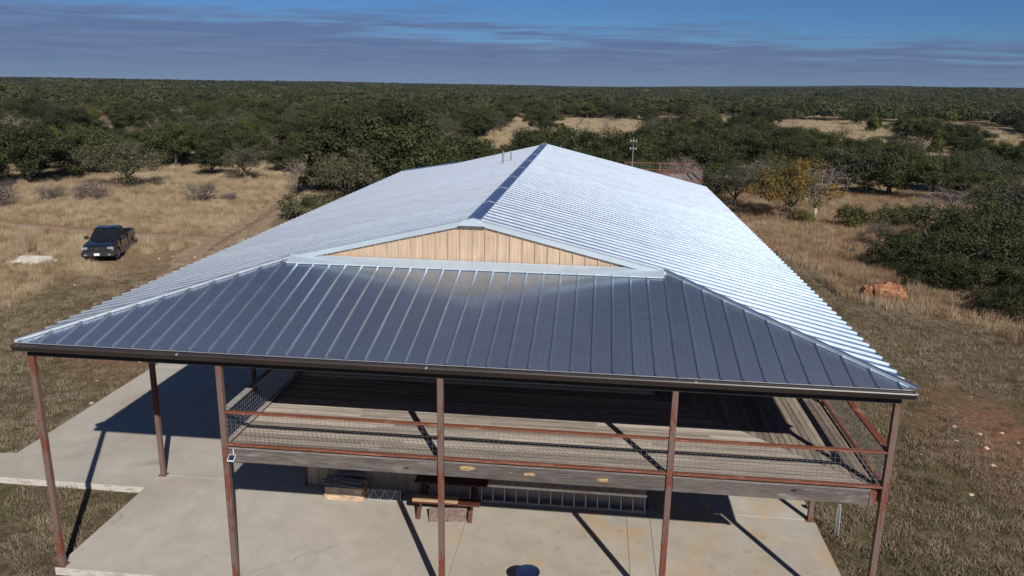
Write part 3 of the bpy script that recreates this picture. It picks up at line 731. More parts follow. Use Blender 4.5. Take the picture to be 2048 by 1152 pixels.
# ------------------------------------------------------------------ things round the house
# rear viewing platform on stilts
pf = empty('viewing_platform', (8.4, 53.0, 0)); tag(pf, 'raised wooden platform with red-brown rails behind the far right corner of the roof', 'platform')
px0, px1, py0, py1 = -3.05, 2.95, -2.75, 2.75
i = 0; x = px0
while x < px1-.1:
    MB().box(x, x+.133, py0, py1, DZ-.04, DZ).build('plank', M['decky'], pf); x += .14
for (x, y) in ((px0, py0), (px1, py0), (px0, py1), (px1, py1), (0, py0), (.25, py0), (0, py1)):
    MB().box(x-.06, x+.06, y-.06, y+.06, -.4 if (x, y) != (.25, py0) else DZ, RZT+.06).build('post', M['post'], pf)
def bx(x0, x1, y0, y1, z0, z1, nm): MB().box(min(x0, x1), max(x0, x1), min(y0, y1), max(y0, y1), z0, z1).build(nm, M['rail'], pf)
for z, nm in ((RZT+.10, 'top_rail'), (DZ+.08, 'bottom_rail')):
    bx(px0-.07, px1+.07, py0-.06, py0+.06, z-.03, z+.03, nm); bx(px0-.07, px1+.07, py1-.06, py1+.06, z-.03, z+.03, nm)
    bx(px0-.06, px0+.06, py0+.062, py1-.062, z-.03, z+.03, nm); bx(px1-.06, px1+.06, py0+.062, py1-.062, z-.03, z+.03, nm)
for a_, b_ in (((px0, py0, 0), (px1, py0, 0)), ((px0, py1, 0), (px1, py1, 0)), ((px1, py0, 0), (px1, py1, 0)), ((px0, py0, 0), (px0, py1, 0))):
    mesh_panel(a_, b_, DZ+.12, RZT+.06, pf, sp=.2, r=.007)
MB().box(px0, px1, py0-.02, py0+.04, DZ-.3, DZ-.05).box(px0, px1, py1-.04, py1+.02, DZ-.3, DZ-.05).build('platform_beam', M['beam'], pf)
# antenna mast
am = empty('antenna_mast', (5.75, 50.0, 0)); tag(am, 'thin grey mast with small antennas rising behind the roof beside the platform', 'antenna')
MB().tube([(0, 0, -.3), (0, 0, 6.6)], .035, 8).build('pole', M['alu'], am)
for z in (6.35, 5.75):
    MB().tube([(-.22, 0, z), (.26, 0, z)], .018, 6).build('cross_arm', M['alu'], am)
    for s in (-.22, .24): MB().box(s-.03, s+.03, -.03, .03, z-.10, z+.10).build('antenna', M['trimdull'], am, bevel=.01)
MB().box(-.12, .06, -.06, .06, 6.0, 6.22).build('junction_box', M['darkmetal'], am, bevel=.01)

# ladder lying on edge against the wall
ld = empty('ladder', (2.24, 3.98, 0)); tag(ld, 'long aluminium ladder lying on its side against the tan wall under the deck', 'ladder')
for z, y in ((.035, .0), (.43, .13)):
    MB().box(-2.33, 2.33, y-.0125, y+.0125, z-.035, z+.035).build('side_rail', M['alu'], ld, bevel=.003)
for i in range(16):
    x = -2.28+i*.304; MB().tube([(x, 0, .07), (x, .13, .395)], .016, 8).build('rung', M['alu'], ld)

# red picnic bench-table
pt_ = empty('picnic_table', (-.50, 3.36, 0)); tag(pt_, 'old red-brown picnic table pushed against the tan wall under the deck', 'table')
M['redwood'] = stained('old_red_paint', (.085, .028, .020), (.20, .12, .09), (1, 6, 12), .62, 1.4)
M['plywood'] = pbr('pale_tan_board', (.46, .31, .18), .8, 0, 3, .2, .1, stretch=(.6, 5, 5))
for y0 in (.14, .30, .46):
    MB().box(-.92, .98, y0, y0+.15, .70, .74).build('top_plank', M['redwood'], pt_, bevel=.004)
MB().box(-.86, .86, -.36, -.20, .42, .46).build('seat_plank', M['redwood'], pt_, bevel=.004)
MB().box(-.86, .86, -.19, -.05, .42, .46).build('seat_plank', M['redwood'], pt_, bevel=.004)
for x in (-.70, .62):
    MB().bar((x, -.42, 0), (x, .25, .70), .05, .10, (1, 0, 0)).build('leg', M['redwood'], pt_)
    MB().bar((x, .60, 0), (x, .35, .70), .05, .10, (1, 0, 0)).build('leg', M['redwood'], pt_)
    MB().box(x+.028, x+.066, -.36, .60, .33, .42).build('brace', M['redwood'], pt_)
bd = MB().box(-.82, .34, -.335, -.03, .462, .482).build('board', M['plywood']); bd.location = (-.55, 3.36, 0); bd.rotation_euler = (0, 0, R(1)); tag(bd, 'pale tan board lying on the seat of the red picnic table', 'board')
# flat crate of weathered boards and wire leaning under the table
cr = empty('scrap_panel', (-.42, 3.08, 0), R(8)); tag(cr, 'flat weathered brown panel in two halves lying under the picnic bench', 'panel')
for k, (xa, xb) in enumerate(((-.50, -.06), (-.04, .42))):
    MB().add([(xa, -.18, .01), (xb, -.16, .01), (xb+.03, .22, .16), (xa-.03, .22, .16), (xa, -.18, .03), (xb, -.16, .03), (xb+.03, .22, .18), (xa-.03, .22, .18)],
             [(3, 2, 1, 0), (4, 5, 6, 7), (0, 1, 5, 4), (1, 2, 6, 5), (2, 3, 7, 6), (3, 0, 4, 7)]).build('panel_half', pbr('rusty_mesh_sheet', (.17, .12, .10), .8, 0, 14, .5, .3), cr)
# limestone block
def rock(name, loc, size, mat, seed, rough=.16, sub=3, flat=0.0, parent=None, boxy=.5):
    bm = bmesh.new(); bmesh.ops.create_cube(bm, size=2.0); bmesh.ops.subdivide_edges(bm, edges=bm.edges, cuts=sub*3, use_grid_fill=True)
    rs = np.random.default_rng(seed); o = rs.random(3)*50
    from mathutils import noise as mn
    for v in bm.verts:
        c = v.co.copy(); s = c.normalized()*1.25; v.co = c.lerp(s, 1-boxy)
        n = mn.noise(v.co*1.1+Vector(o))*rough*1.6+mn.noise(v.co*2.9+Vector(o))*rough*.8+mn.noise(v.co*7+Vector(o))*rough*.3
        cell = mn.cell(v.co*1.6+Vector(o))*rough*.7
        v.co += v.co.normalized()*(n+cell*.6)
        v.co = Vector((v.co.x*size[0], v.co.y*size[1], v.co.z*size[2]))
    m = bpy.data.meshes.new(name); bm.to_mesh(m); bm.free()
    ob = link_mesh(m, name, mat, parent); ob.location = loc; return ob
M['limestone'] = pbr('tan_limestone', (.50, .36, .245), .9, 0, 3.5, .35, .9, 14)
st = rock('stone_block', (-3.35, 3.86, .17), (.52, .27, .18), M['limestone'], 3, .10, 3, boxy=.8); tag(st, 'rough tan limestone block on the slab carrying a pile of grey boards', 'stone')
pile = empty('board_pile', (-3.38, 3.93, .385), R(-4)); tag(pile, 'pile of narrow grey boards stacked on the limestone block', 'lumber')
for (x0_, y_, z_, L_, a_, dz) in ((-.52, -.22, 0, 1.15, -5, .0), (-.60, -.16, .035, 1.12, -3, .0), (-.48, -.10, .07, 1.0, -6, .0), (-.5, .0, .0, 1.05, 3, 0), (-.42, .07, .04, .95, -9, 0), (-.35, .13, .08, .8, 5, 0), (-.5, -.05, .105, 1.1, -4, 0), (-.1, .05, .11, .5, 30, 0)):
    MB().box(0, L_, -.045, .045, 0, .03).build('plank', M['greyboard'], pile, bevel=.003, loc=(x0_, y_, z_), rotz=R(a_))
# wire crate beside the block
cg = empty('wire_cage', (-2.28, 3.92, 0)); tag(cg, 'low grey wire cage on the slab between the stone block and the picnic table', 'cage')
mbf = MB()
for z in (.012, .31):
    for y in (-.2, .2): mbf.tube([(-.44, y, z), (.44, y, z)], .010, 4)
    for x in (-.44, .44): mbf.tube([(x, -.2, z), (x, .2, z)], .010, 4)
for x in (-.44, .44):
    for y in (-.2, .2): mbf.tube([(x, y, .012), (x, y, .31)], .010, 4)
mbf.build('frame', M['trimdull'], cg)
mw = MB()
for i in range(22): mw.tube([(-.44+.042*i, -.2, .012), (-.44+.042*i, -.2, .31)], .0035, 3, cap=False).tube([(-.44+.042*i, -.2, .31), (-.44+.042*i, .2, .31)], .0035, 3, cap=False)
for i in range(8): mw.tube([(-.44, -.2, .02+i*.04), (.44, -.2, .02+i*.04)], .0035, 3, cap=False)
for i in range(3): mw.tube([(-.42+i*.3, -.205, .02), (-.28+i*.3, -.205, .3)], .008, 4).tube([(-.28+i*.3, -.205, .3), (-.14+i*.3, -.205, .02)], .008, 4)
mw.build('wire_mesh', M['trimdull'], cg, kind='stuff')
MB().box(-.42, .42, -.18, .18, .015, .03).build('tray', M['darkmetal'], cg)
# blue tub near the front edge
M['tub'] = pbr('dark_blue_plastic', (.012, .026, .075), .32, 0, 3, .2, 0, coat=.3)
tb = MB(); k = 32; prof = [(.20, 0.004), (.235, .38), (.26, .40), (.262, .42), (.245, .425), (.225, .40), (.12, .385), (.0, .38)]
vs = [(r*math.cos(2*math.pi*j/k), r*math.sin(2*math.pi*j/k), z) for r, z in prof for j in range(k)]
tb.add(vs, [(i*k+j, i*k+(j+1) % k, (i+1)*k+(j+1) % k, (i+1)*k+j) for i in range(len(prof)-1) for j in range(k)])
tb = tb.build('tub', M['tub'], smooth=True, loc=(1.80, .52, 0)); tag(tb, 'round dark blue plastic tub standing on the concrete slab', 'tub')
# solar lamp on the deck corner post
sl = empty('solar_lamp', (-B+.17, -.05, 2.97)); tag(sl, 'small solar lamp fixed to the deck beam by the second post', 'lamp')
M['panelblue'] = pbr('solar_cell', (.02, .025, .05), .2, 0, 4, .1, 0); M['whiteplastic'] = pbr('grey_white_plastic', (.5, .5, .5), .5, 0, 4, .1, 0)
MB().add([(-.075, -.12, 0), (.075, -.12, 0), (.075, -.01, .09), (-.075, -.01, .09), (-.075, -.12, -.02), (.075, -.12, -.02), (.075, -.01, .07), (-.075, -.01, .07)],
         [(0, 1, 2, 3), (7, 6, 5, 4), (4, 5, 1, 0), (5, 6, 2, 1), (6, 7, 3, 2), (7, 4, 0, 3)]).build('housing', M['whiteplastic'], sl)
MB().add([(-.062, -.112, .0092), (.062, -.112, .0092), (.062, -.02, .0850), (-.062, -.02, .0850)], [(0, 1, 2, 3)]).build('solar_cell', M['panelblue'], sl)
MB().tube([(.02, 0, .08), (.02, .0, .22)], .012, 6).build('bracket', M['whiteplastic'], sl)
# standpipe in the grass right of the slab
sp_ = empty('standpipe', (9.25, 3.9, -.2)); tag(sp_, 'thin galvanised water standpipe in the grass by the right slab edge', 'pipe')
MB().tube([(0, 0, -.1), (.02, 0, 1.0)], .03, 8).build('pipe', M['alu'], sp_)
MB().tube([(.10, .02, -.1), (.07, 0, .75), (.05, 0, .95)], .018, 8).build('pipe', M['trimdull'], sp_)
MB().box(-.03, .12, -.05, .05, .93, 1.02).build('valve', M['darkmetal'], sp_, bevel=.01)

# ---- left field: post with cross arm, rusty stake, pale rock mound
gz_ = lambda x, y: float(terrain(x, y))
fp = empty('utility_post', (-32.1, 29.6, gz_(-32.1, 29.6))); tag(fp, 'thin grey metal post with a small cross bar left of the truck', 'post')
MB().tube([(0, 0, -.2), (-.10, .1, 1.95)], .028, 8).build('pole', M['greysteel'], fp); MB().tube([(-.42, .1, 1.93), (.25, .1, 1.97)], .02, 6).build('cross_bar', M['greysteel'], fp)
rs_ = MB().tube([(0, 0, -.1), (-.04, .03, .68)], .055, 8).build('fence_post', M['post'], loc=(-31.5, 29.8, gz_(-31.5, 29.8))); tag(rs_, 'short rusty stake standing behind the pale rock mound', 'post')
M['palerock'] = pbr('pale_caliche', (.50, .46, .40), .95, 0, 2.5, .2, .6, 12)
mo = rock('rock_mound', (-30.4, 28.1, gz_(-30.4, 28.1)+.10), (1.0, .72, .20), M['palerock'], 5, .22, 4, boxy=.15); tag(mo, 'low pale rock mound in the straw grass in front of the rusty stake', 'rock')
# right side: orange boulders
M['orangerock'] = None
def orangerock():
    m, T = material('iron_stained_granite'); c = coord(T); n = T.noise(c, 3.2, 6, .75, .8); g = T.noise(c, 11, 5, .75)
    col = T.ramp(n, [(.32, (.05, .03, .022)), (.45, (.26, .10, .045)), (.56, (.36, .17, .08)), (.68, (.40, .31, .25))])
    col = T.mix(1.0, col, T.ramp(g, [(.3, .55), (.65, 1.2)]), 'MULTIPLY')
    p = T.n('ShaderNodeBsdfPrincipled', inp={'Base Color': col, 'Roughness': .9}); T.put(p.inputs['Normal'], bumpn(T, T.math('ADD', n, g), 1.0, .06)); finish(T, p.outputs[0]); return m
M['orangerock'] = orangerock()      # half sunk in the grass
for (x, y, sx, sy, sz, sd, lb) in ((18.65, 28.0, .66, .5, .50, 8, 'large orange stained boulder with pale cracks beside the dark shrubby oaks'), (17.80, 28.15, .40, .36, .42, 12, 'smaller dark and orange boulder at the left end of the boulder pair'), (18.2, 27.6, .30, .24, .2, 15, 'low orange rock in front of the two boulders in the dry grass')):
    tag(rock('boulder', (x, y, gz_(x, y)+sz*.38), (sx, sy, sz), M['orangerock'], sd, .26, 4, boxy=.35), lb, 'rock')

# ------------------------------------------------------------------ pickup truck
def truck():
    t = empty('pickup_truck', (0, 0, 0)); tag(t, 'black extended-cab pickup truck parked on the dry grass beside the dirt track', 'truck')
    paint, T = material('black_truck_paint')
    p = T.n('ShaderNodeBsdfPrincipled', inp={'Base Color': (.006, .007, .012, 1), 'Roughness': .22, 'Coat Weight': .6, 'Coat Roughness': .05, 'Specular IOR Level': .5})
    dn = T.noise(coord(T), 1.5, 4, .7); T.put(p.inputs['Roughness'], T.ramp(dn, [(.3, .18), (.7, .4)])); finish(T, p.outputs[0])
    glass, T = material('dark_window_glass'); p = T.n('ShaderNodeBsdfPrincipled', inp={'Base Color': (.010, .012, .014, 1), 'Roughness': .06, 'Specular IOR Level': .6}); finish(T, p.outputs[0])
    blk = pbr('black_plastic', (.012, .012, .012), .55, 0, 5, .2, 0); rub = pbr('tyre_rubber', (.022, .020, .019), .85, 0, 5, .3, .2)
    chrome = pbr('chrome', (.6, .6, .62), .18, 1.0, 3, .1, 0); lampm = pbr('headlamp_lens', (.42, .44, .46), .12, .5, 30, .6, 0)
    redm = pbr('tail_lamp', (.25, .012, .01), .2, 0, 4, .2, 0); plate = pbr('plate_white', (.75, .75, .73), .5, 0, 9, .1, 0)
    WB0, WB1, RW = 1.83, -1.83, .395   # axle positions, wheel radius
    def arch(xc, r=.47, n=9): return [(xc+r*math.cos(a), .36+r*math.sin(a)) for a in np.linspace(0, math.pi, n)]
    def extrude(poly, y0, y1, nm, mt, par, taper=None, bev=.03):
        mb = MB(); k = len(poly); vs = []
        for y in (y0, y1):
            for (x, z) in poly:
                f = taper(x, z) if taper else 1.0; vs.append((x, y*f, z))
        mb.add(vs, [tuple(range(k)), tuple(range(2*k-1, k-1, -1))]+[(i, i+k, (i+1) % k+k, (i+1) % k) for i in range(k)])
        m = mb.mesh(nm); bm = bmesh.new(); bm.from_mesh(m); bmesh.ops.recalc_face_normals(bm, faces=bm.faces)
        es = [e for e in bm.edges if len(e.link_faces) == 2 and e.calc_face_angle(0) > .6]
        if bev: bmesh.ops.bevel(bm, geom=es, offset=bev, segments=2, affect='EDGES', clamp_overlap=True)
        bmesh.ops.triangulate(bm, faces=[f for f in bm.faces if len(f.verts) > 4]); bm.to_mesh(m); bm.free()
        return link_mesh(m, nm, mt, par)
    tp = lambda x, z: 1.0-.05*max(0, z-.80)/.3-.085*(max(0, x-1.9)/.9)**2+.012*math.exp(-((abs(x)-1.83)/.35)**2)
    body = [(2.82, .50)]+[(2.42, .42)]+list(reversed([(x, z) for x, z in reversed(arch(WB0))]))+[(-.86, .40), (-.88, 1.18), (.95, 1.16), (1.05, 1.18), (1.7, 1.165), (2.3, 1.11), (2.62, 1.06), (2.76, .98), (2.83, .86), (2.85, .68)]
    extrude(body, -.99, .99, 'body', paint, t, tp, .055)
    side = [(-.91, .42)]+arch(WB1)+[(-2.80, .46), (-2.84, 1.18), (-2.80, 1.24), (-.93, 1.24)]
    for s in (-1, 1): extrude(side, s*.91 if s > 0 else -.99, .99 if s > 0 else -.91, 'bed_side', paint, t, None, .015)
    MB().box(-2.80, -.93, -.905, .905, .66, .74).build('bed_floor', blk, t); MB().box(-.95, -.90, -.905, .905, .74, 1.24).build('bed_front', paint, t)
    tg = MB().box(-2.84, -2.77, -.905, .905, .66, 1.25).build('tailgate', paint, t, bevel=.012); MB().box(-2.858, -2.842, -.14, .14, 1.08, 1.15).build('handle', blk, tg)
    # cab
    cb = [(.98, 1.16, .93), (-.84, 1.16, .93), (-.70, 1.80, .72), (.10, 1.84, .74), (.34, 1.80, .73)]
    lo = [(1.02, .93), (-.86, .93)]; 
    vs = [(1.02, -.93, 1.15), (1.02, .93, 1.15), (-.86, .93, 1.15), (-.86, -.93, 1.15), (.30, -.73, 1.77), (.30, .73, 1.77), (-.70, .73, 1.77), (-.70, -.73, 1.77), (.16, -.66, 1.845), (.16, .66, 1.845), (-.62, .66, 1.84), (-.62, -.66, 1.84)]
    mb = MB().add(vs, [(0, 1, 5, 4), (1, 2, 6, 5), (2, 3, 7, 6), (3, 0, 4, 7), (4, 5, 9, 8), (5, 6, 10, 9), (6, 7, 11, 10), (7, 4, 8, 11), (8, 9, 10, 11)])
    mb.build('cab', paint, t, bevel=.03)
    MB().box(.55, .86, -.62, .62, 1.155, 1.19).build('dashboard', pbr('dash_grey', (.16, .15, .14), .7, 0, 8, .4, 0), t)
    def quad_on(a, b, c, d, u0, u1, v0, v1, off, nm, mt):
        a, b, c, d = map(Vector, (a, b, c, d)); n = (b-a).cross(d-a).normalized()
        P = lambda u, v: (a.lerp(b, u)).lerp(d.lerp(c, u), v)
        q = [P(u0, v0), P(u1, v0), P(u1, v1), P(u0, v1)]
        mb = MB(); mb.add([p_+n*off for p_ in q]+[p_-n*.004 for p_ in q], [(0, 1, 2, 3), (0, 4, 5, 1), (1, 5, 6, 2), (2, 6, 7, 3), (3, 7, 4, 0)]); return mb.build(nm, mt, t)
    V = vs
    quad_on(V[0], V[1], V[5], V[4], .06, .94, .06, .94, .008, 'windshield', glass)
    quad_on(V[2], V[3], V[7], V[6], .10, .90, .25, .92, .008, 'rear_window', glass)
    for (a, b, c, d) in ((V[1], V[2], V[6], V[5]), (V[3], V[0], V[4], V[7])):
        f = (lambda u0, u1: (u0, u1)) if a is V[1] else (lambda u0, u1: (1-u1, 1-u0))
        u = f(.10, .58); quad_on(a, b, c, d, u[0], u[1], .12, .9, .008, 'side_window', glass)
        u = f(.62, .92); quad_on(a, b, c, d, u[0], u[1], .12, .9, .008, 'side_window', glass)
    for s in (-1, 1):
        d_ = MB().box(-.10, .96, min(s*.986, s*.994), max(s*.986, s*.994), .52, 1.10).build('door', paint, t); MB().box(.02, .20, min(s*.994, s*1.012), max(s*.994, s*1.012), 1.0, 1.035).build('handle', chrome, d_)
        MB().box(.86, 1.02, min(s*.96, s*1.22), max(s*.96, s*1.22), 1.20, 1.42).build('mirror', blk, t, bevel=.03)
        MB().tube([(-1.20, s*1.02, .36), (1.30, s*1.02, .36)], .055, 8).build('running_board', pbr('step_bar', (.25, .26, .28), .3, .8, 4, .1, 0), t)
        MB().box(2.66, 2.815, min(s*.58, s*.93), max(s*.58, s*.93), .80, 1.02).build('headlight', lampm, t, bevel=.02)
        MB().box(-2.86, -2.78, min(s*.92, s*.995), max(s*.92, s*.995), .82, 1.18).build('tail_light', redm, t, bevel=.01)
        MB().box(2.88, 2.93, min(s*.62, s*.78), max(s*.62, s*.78), .50, .58).build('fog_light', lampm, t)
    MB().box(-.02, .03, -.06, .06, 1.852, 1.868).build('roof_lamp', lampm, t)
    g = MB().box(2.72, 2.825, -.55, .55, .78, 1.02).build('grille', blk, t, bevel=.015)
    for z in (.83, .88, .93, .98): MB().box(2.826, 2.836, -.52, .52, z-.008, z+.008).build('grille_bar', blk, g)
    e_ = MB(); e_.add([(2.842, .13*math.cos(a), .905+.045*math.sin(a)) for a in np.linspace(0, 2*math.pi, 16, endpoint=False)]+[(2.826, .13*math.cos(a), .905+.045*math.sin(a)) for a in np.linspace(0, 2*math.pi, 16, endpoint=False)], [tuple(range(16))]+[(i, i+16, (i+1) % 16+16, (i+1) % 16) for i in range(16)])
    e_.build('emblem', pbr('dark_emblem', (.10, .11, .13), .3, .6, 4, .1, 0), g)
    bp = MB().box(2.70, 2.90, -.98, .98, .42, .72).build('front_bumper', pbr('bumper_grey', (.035, .035, .037), .4, .3, 4, .2, 0), t, bevel=.05)
    MB().box(2.902, 2.912, -.20, .12, .50, .645).build('license_plate', plate, bp)
    MB().box(2.74, 2.895, -.95, .95, .722, .745).build('bumper_trim', chrome, bp)
    rb_ = MB().box(-3.02, -2.82, -.95, .95, .46, .64).build('rear_bumper', chrome, t, bevel=.03); MB().box(-3.25, -3.0, -.05, .05, .40, .47).build('tow_hitch', blk, rb_)
    MB().box(-2.3, 2.3, -.80, .80, .34, .60).build('chassis', blk, t)
    for xc in (WB0, WB1):
        for s in (-1, 1):
            w = empty('wheel', (xc, s*.86, RW), 0, t); k = 24
            mb = MB(); pr = [(.24, -.12), (.36, -.13), (.395, -.10), (.395, .10), (.36, .13), (.24, .12)]
            vs_ = [(r*math.cos(2*math.pi*j/k), s*y, r*math.sin(2*math.pi*j/k)) for r, y in pr for j in range(k)]
            mb.add(vs_, [(i*k+j, i*k+(j+1) % k, (i+1)*k+(j+1) % k, (i+1)*k+j) for i in range(5) for j in range(k)]); mb.build('tyre', rub, w, smooth=True)
            rm = MB(); vs_ = [(0, s*.06, 0)]+[(r*math.cos(2*math.pi*j/k), s*y, r*math.sin(2*math.pi*j/k)) for r, y in ((.08, .065), (.21, .03), (.245, .115)) for j in range(k)]
            rm.add(vs_, [(0, 1+j, 1+(j+1) % k) for j in range(k)]+[(1+i*k+j, 1+(i+1)*k+j, 1+(i+1)*k+(j+1) % k, 1+i*k+(j+1) % k) for i in range(2) for j in range(k) if not (i == 0 and j % 4 == 3)]); rm.build('rim', chrome, w)
    return t
tk = truck()
tk.location = (-27.45, 31.05, gz_(-27.45, 31.05)); tk.rotation_euler = (0, 0, R(-71)); tk.scale = (.94, .94, .94)

# ------------------------------------------------------------------ vegetation
def quads_mesh(name, C, N, S, asp=1.0, seed=0):
    """one mesh of loose quads: centres C, normals N, half sizes S"""
    rs = np.random.default_rng(seed); n = len(C); N = N/(np.linalg.norm(N, axis=1, keepdims=True)+1e-9)
    t = rs.normal(size=(n, 3)); u = np.cross(N, t); u /= np.linalg.norm(u, axis=1, keepdims=True)+1e-9; v = np.cross(N, u)
    S = np.asarray(S).reshape(-1, 1)*np.ones((n, 1)); a = asp
    V = np.stack([C-u*S-v*S*a, C+u*S-v*S*a*.6, C+u*S*.7+v*S*a, C-u*S*.8+v*S*a], 1).reshape(-1, 3)
    m = bpy.data.meshes.new(name); m.vertices.add(4*n); m.vertices.foreach_set('co', V.astype(np.float32).ravel())
    m.loops.add(4*n); m.loops.foreach_set('vertex_index', np.arange(4*n, dtype=np.int32))
    m.polygons.add(n); m.polygons.foreach_set('loop_start', np.arange(0, 4*n, 4, dtype=np.int32)); m.update(calc_edges=True); m.validate(); return m
def tree_meshes(name, seed, H, Rc, nclu=46, lpc=95, leaf=.11, base=.30, trunk_r=.16, rc=.75, limb=5, sparse=0.0, twig=0, flat=.62, bark='bark', leafm='oak', shape='dome', lean=.3):
    rs = np.random.default_rng(seed); zb = H*base; cz = zb+(H-zb)*.48; hz = (H-zb)*.52
    C = []
    while len(C) < nclu:
        p = rs.normal(size=3); p /= np.linalg.norm(p); r = rs.random()**.38
        q = p*r
        if shape == 'cone': w = np.clip(1.0-.55*(q[2]*.5+.5), .25, 1); q = np.array([q[0]*w, q[1]*w, q[2]])
        ang = math.atan2(q[1], q[0]); lob = 1+.22*math.sin(ang*2+seed)+.16*math.sin(ang*3+seed*1.7)
        pos = np.array([q[0]*Rc*lob, q[1]*Rc*lob, cz+q[2]*hz*(1+.18*math.sin(ang*2.3+seed*2))])
        if shape == 'dome' and q[2] < -.45 and rs.random() < .6: continue
        if all(np.linalg.norm((pos-c)/np.array([1, 1, .7])) > rc*.62 for c in C[-200:]) or rs.random() < .06: C.append(pos)
    C = np.array(C)
    tr = MB(); fork = Vector((rs.normal()*lean*.4, rs.normal()*lean*.4, zb*.8+.2))
    tr.tube([(0, 0, -.25), (fork.x*.4, fork.y*.4, fork.z*.5), fork], [trunk_r*1.35, trunk_r, trunk_r*.85], 7)
    ends = []
    for i in range(limb):
        a = 2*math.pi*(i+rs.random()*.6)/limb; e = Vector((math.cos(a)*Rc*.45, math.sin(a)*Rc*.45, cz+rs.normal()*hz*.2-hz*.1))
        mid = fork.lerp(e, .5)+Vector((rs.normal()*.15, rs.normal()*.15, -.1+rs.normal()*.12))
        tr.tube([fork, mid, e], [trunk_r*.62, trunk_r*.42, trunk_r*.28], 5, cap=False); ends.append(e); ends.append(mid)
    ends.append(Vector((fork.x, fork.y, cz))); tr.tube([fork, ends[-1]], [trunk_r*.6, trunk_r*.3], 5, cap=False)
    for c in C:
        cv_ = Vector(c); e = min(ends, key=lambda q: (q-cv_).length); m_ = e.lerp(cv_, .55)+Vector(rs.normal(size=3)*.12)
        tr.tube([e, m_, cv_], [trunk_r*.2, trunk_r*.13, trunk_r*.05], 3, cap=False)
        for k in range(twig):
            d = Vector(rs.normal(size=3)); d.z = abs(d.z)*.6+.1; d.normalize(); s_ = m_.lerp(cv_, rs.random())
            k1 = s_+d*rc*rs.uniform(.5, .95); d2 = (d+Vector(rs.normal(size=3))*.5).normalized()
            tr.tube([s_, k1, k1+d2*rc*.55], [trunk_r*.075, trunk_r*.045, trunk_r*.02], 3, cap=False)
    tm = tr.mesh(name+'_trunk'); tm.materials.append(M[bark]); tm.polygons.foreach_set('use_smooth', [True]*len(tm.polygons))
    keep = C[rs.random(len(C)) >= sparse]
    if len(keep) == 0 or lpc == 0: return tm, None
    n = len(keep)*lpc; cen = np.repeat(keep, lpc, 0); d = rs.normal(size=(n, 3)); d /= np.linalg.norm(d, axis=1, keepdims=True)
    rr = np.repeat(rc*(.75+.5*rs.random(len(keep))), lpc)[:, None]
    lump = 1+.25*np.sin(d[:, :1]*5+cen[:, :1]*3)*np.sin(d[:, 1:2]*5+cen[:, 1:2]*2)
    pos = cen+d*rr*lump*(rs.random((n, 1))**.33)*np.array([1, 1, flat])
    N = d*np.array([1, 1, 1.2])+np.array([0, 0, .35])+rs.normal(size=(n, 3))*.38
    cm = quads_mesh(name+'_crown', pos, N, leaf*(.6+.7*rs.random(n)), .8, seed); cm.materials.append(M[leafm]); return tm, cm
PROTO = {}
def P(name, **k): PROTO[name] = tree_meshes(name, **k)
for i in range(6):
    P(f'oak{i}', seed=21+i, H=4.9+.35*(i % 3), Rc=3.1+.3*(i % 4), nclu=66, lpc=270, leaf=.066, base=.22, rc=.95, leafm='oak')
for i in range(3): P(f'grey{i}', seed=41+i, H=4.8, Rc=3.3, nclu=76, lpc=90, leaf=.060, base=.25, rc=.85, sparse=.12, twig=4, leafm='oakgrey')
for i in range(3): P(f'jun{i}', seed=51+i, H=3.6+.4*i, Rc=1.7+.15*i, nclu=34, lpc=190, leaf=.062, base=.06, rc=.6, flat=.9, leafm='juniper', shape='cone', trunk_r=.11)
for i in range(2): P(f'bare{i}', seed=61+i, H=4.0, Rc=2.3, nclu=46, lpc=0, base=.22, rc=.8, twig=7, bark='twig')
P('dead0', seed=71, H=4.3, Rc=2.3, nclu=26, lpc=0, base=.25, rc=.9, twig=3, bark='palebark', trunk_r=.2)
P('yellow0', seed=73, H=4.9, Rc=3.2, nclu=72, lpc=170, leaf=.050, base=.22, rc=.8, sparse=.12, twig=3, leafm='yellow')
P('open0', seed=75, H=5.6, Rc=3.6, nclu=60, lpc=60, leaf=.09, base=.38, rc=.8, sparse=.1, twig=2, leafm='oakgrey', trunk_r=.22)
for i in range(3): P(f'shrub{i}', seed=81+i, H=3.0+.3*i, Rc=2.7+.2*i, nclu=60, lpc=280, leaf=.043, base=.05, rc=.62, twig=1, leafm='oak', flat=.75)
P('olive0', seed=91, H=1.9, Rc=1.7, nclu=34, lpc=110, leaf=.055, base=.04, rc=.45, leafm='olive', flat=1.0, trunk_r=.06)
for i in range(2): P(f'brush{i}', seed=95+i, H=1.5, Rc=1.6, nclu=44, lpc=26, leaf=.028, base=.04, rc=.5, twig=13, bark='twigdark', leafm='brushleaf', trunk_r=.11, limb=8)
P('sage0', seed=99, H=1.6, Rc=1.7, nclu=40, lpc=80, leaf=.05, base=.03, rc=.45, leafm='oakgrey', twig=3, trunk_r=.05)
NAMES = {'oak': ('live_oak_tree', 'tree'), 'grey': ('grey_oak_tree', 'tree'), 'jun': ('juniper_tree', 'tree'), 'bare': ('bare_tree', 'tree'), 'dead': ('dead_tree', 'tree'),
         'yellow': ('autumn_tree', 'tree'), 'open': ('live_oak_tree', 'tree'), 'shrub': ('shrub_oak', 'shrub'), 'olive': ('evergreen_bush', 'bush'), 'brush': ('bare_bush', 'bush'), 'sage': ('grey_green_bush', 'bush')}
def plant(key, x, y, s=1.0, rz=None, label=None, group=None, sz=None, sink=0.0):
    base = key.rstrip('0123456789'); nm, cat = NAMES[base]
    e = empty(nm, (x, y, gz_(x, y)-sink), rz if rz is not None else random.uniform(0, 6.28)); e.scale = (s, s, s*(sz or 1))
    tm, cm = PROTO[key]; inst('trunk', tm, e)
    if cm: inst('crown', cm, e)
    return tag(e, label, cat, group)
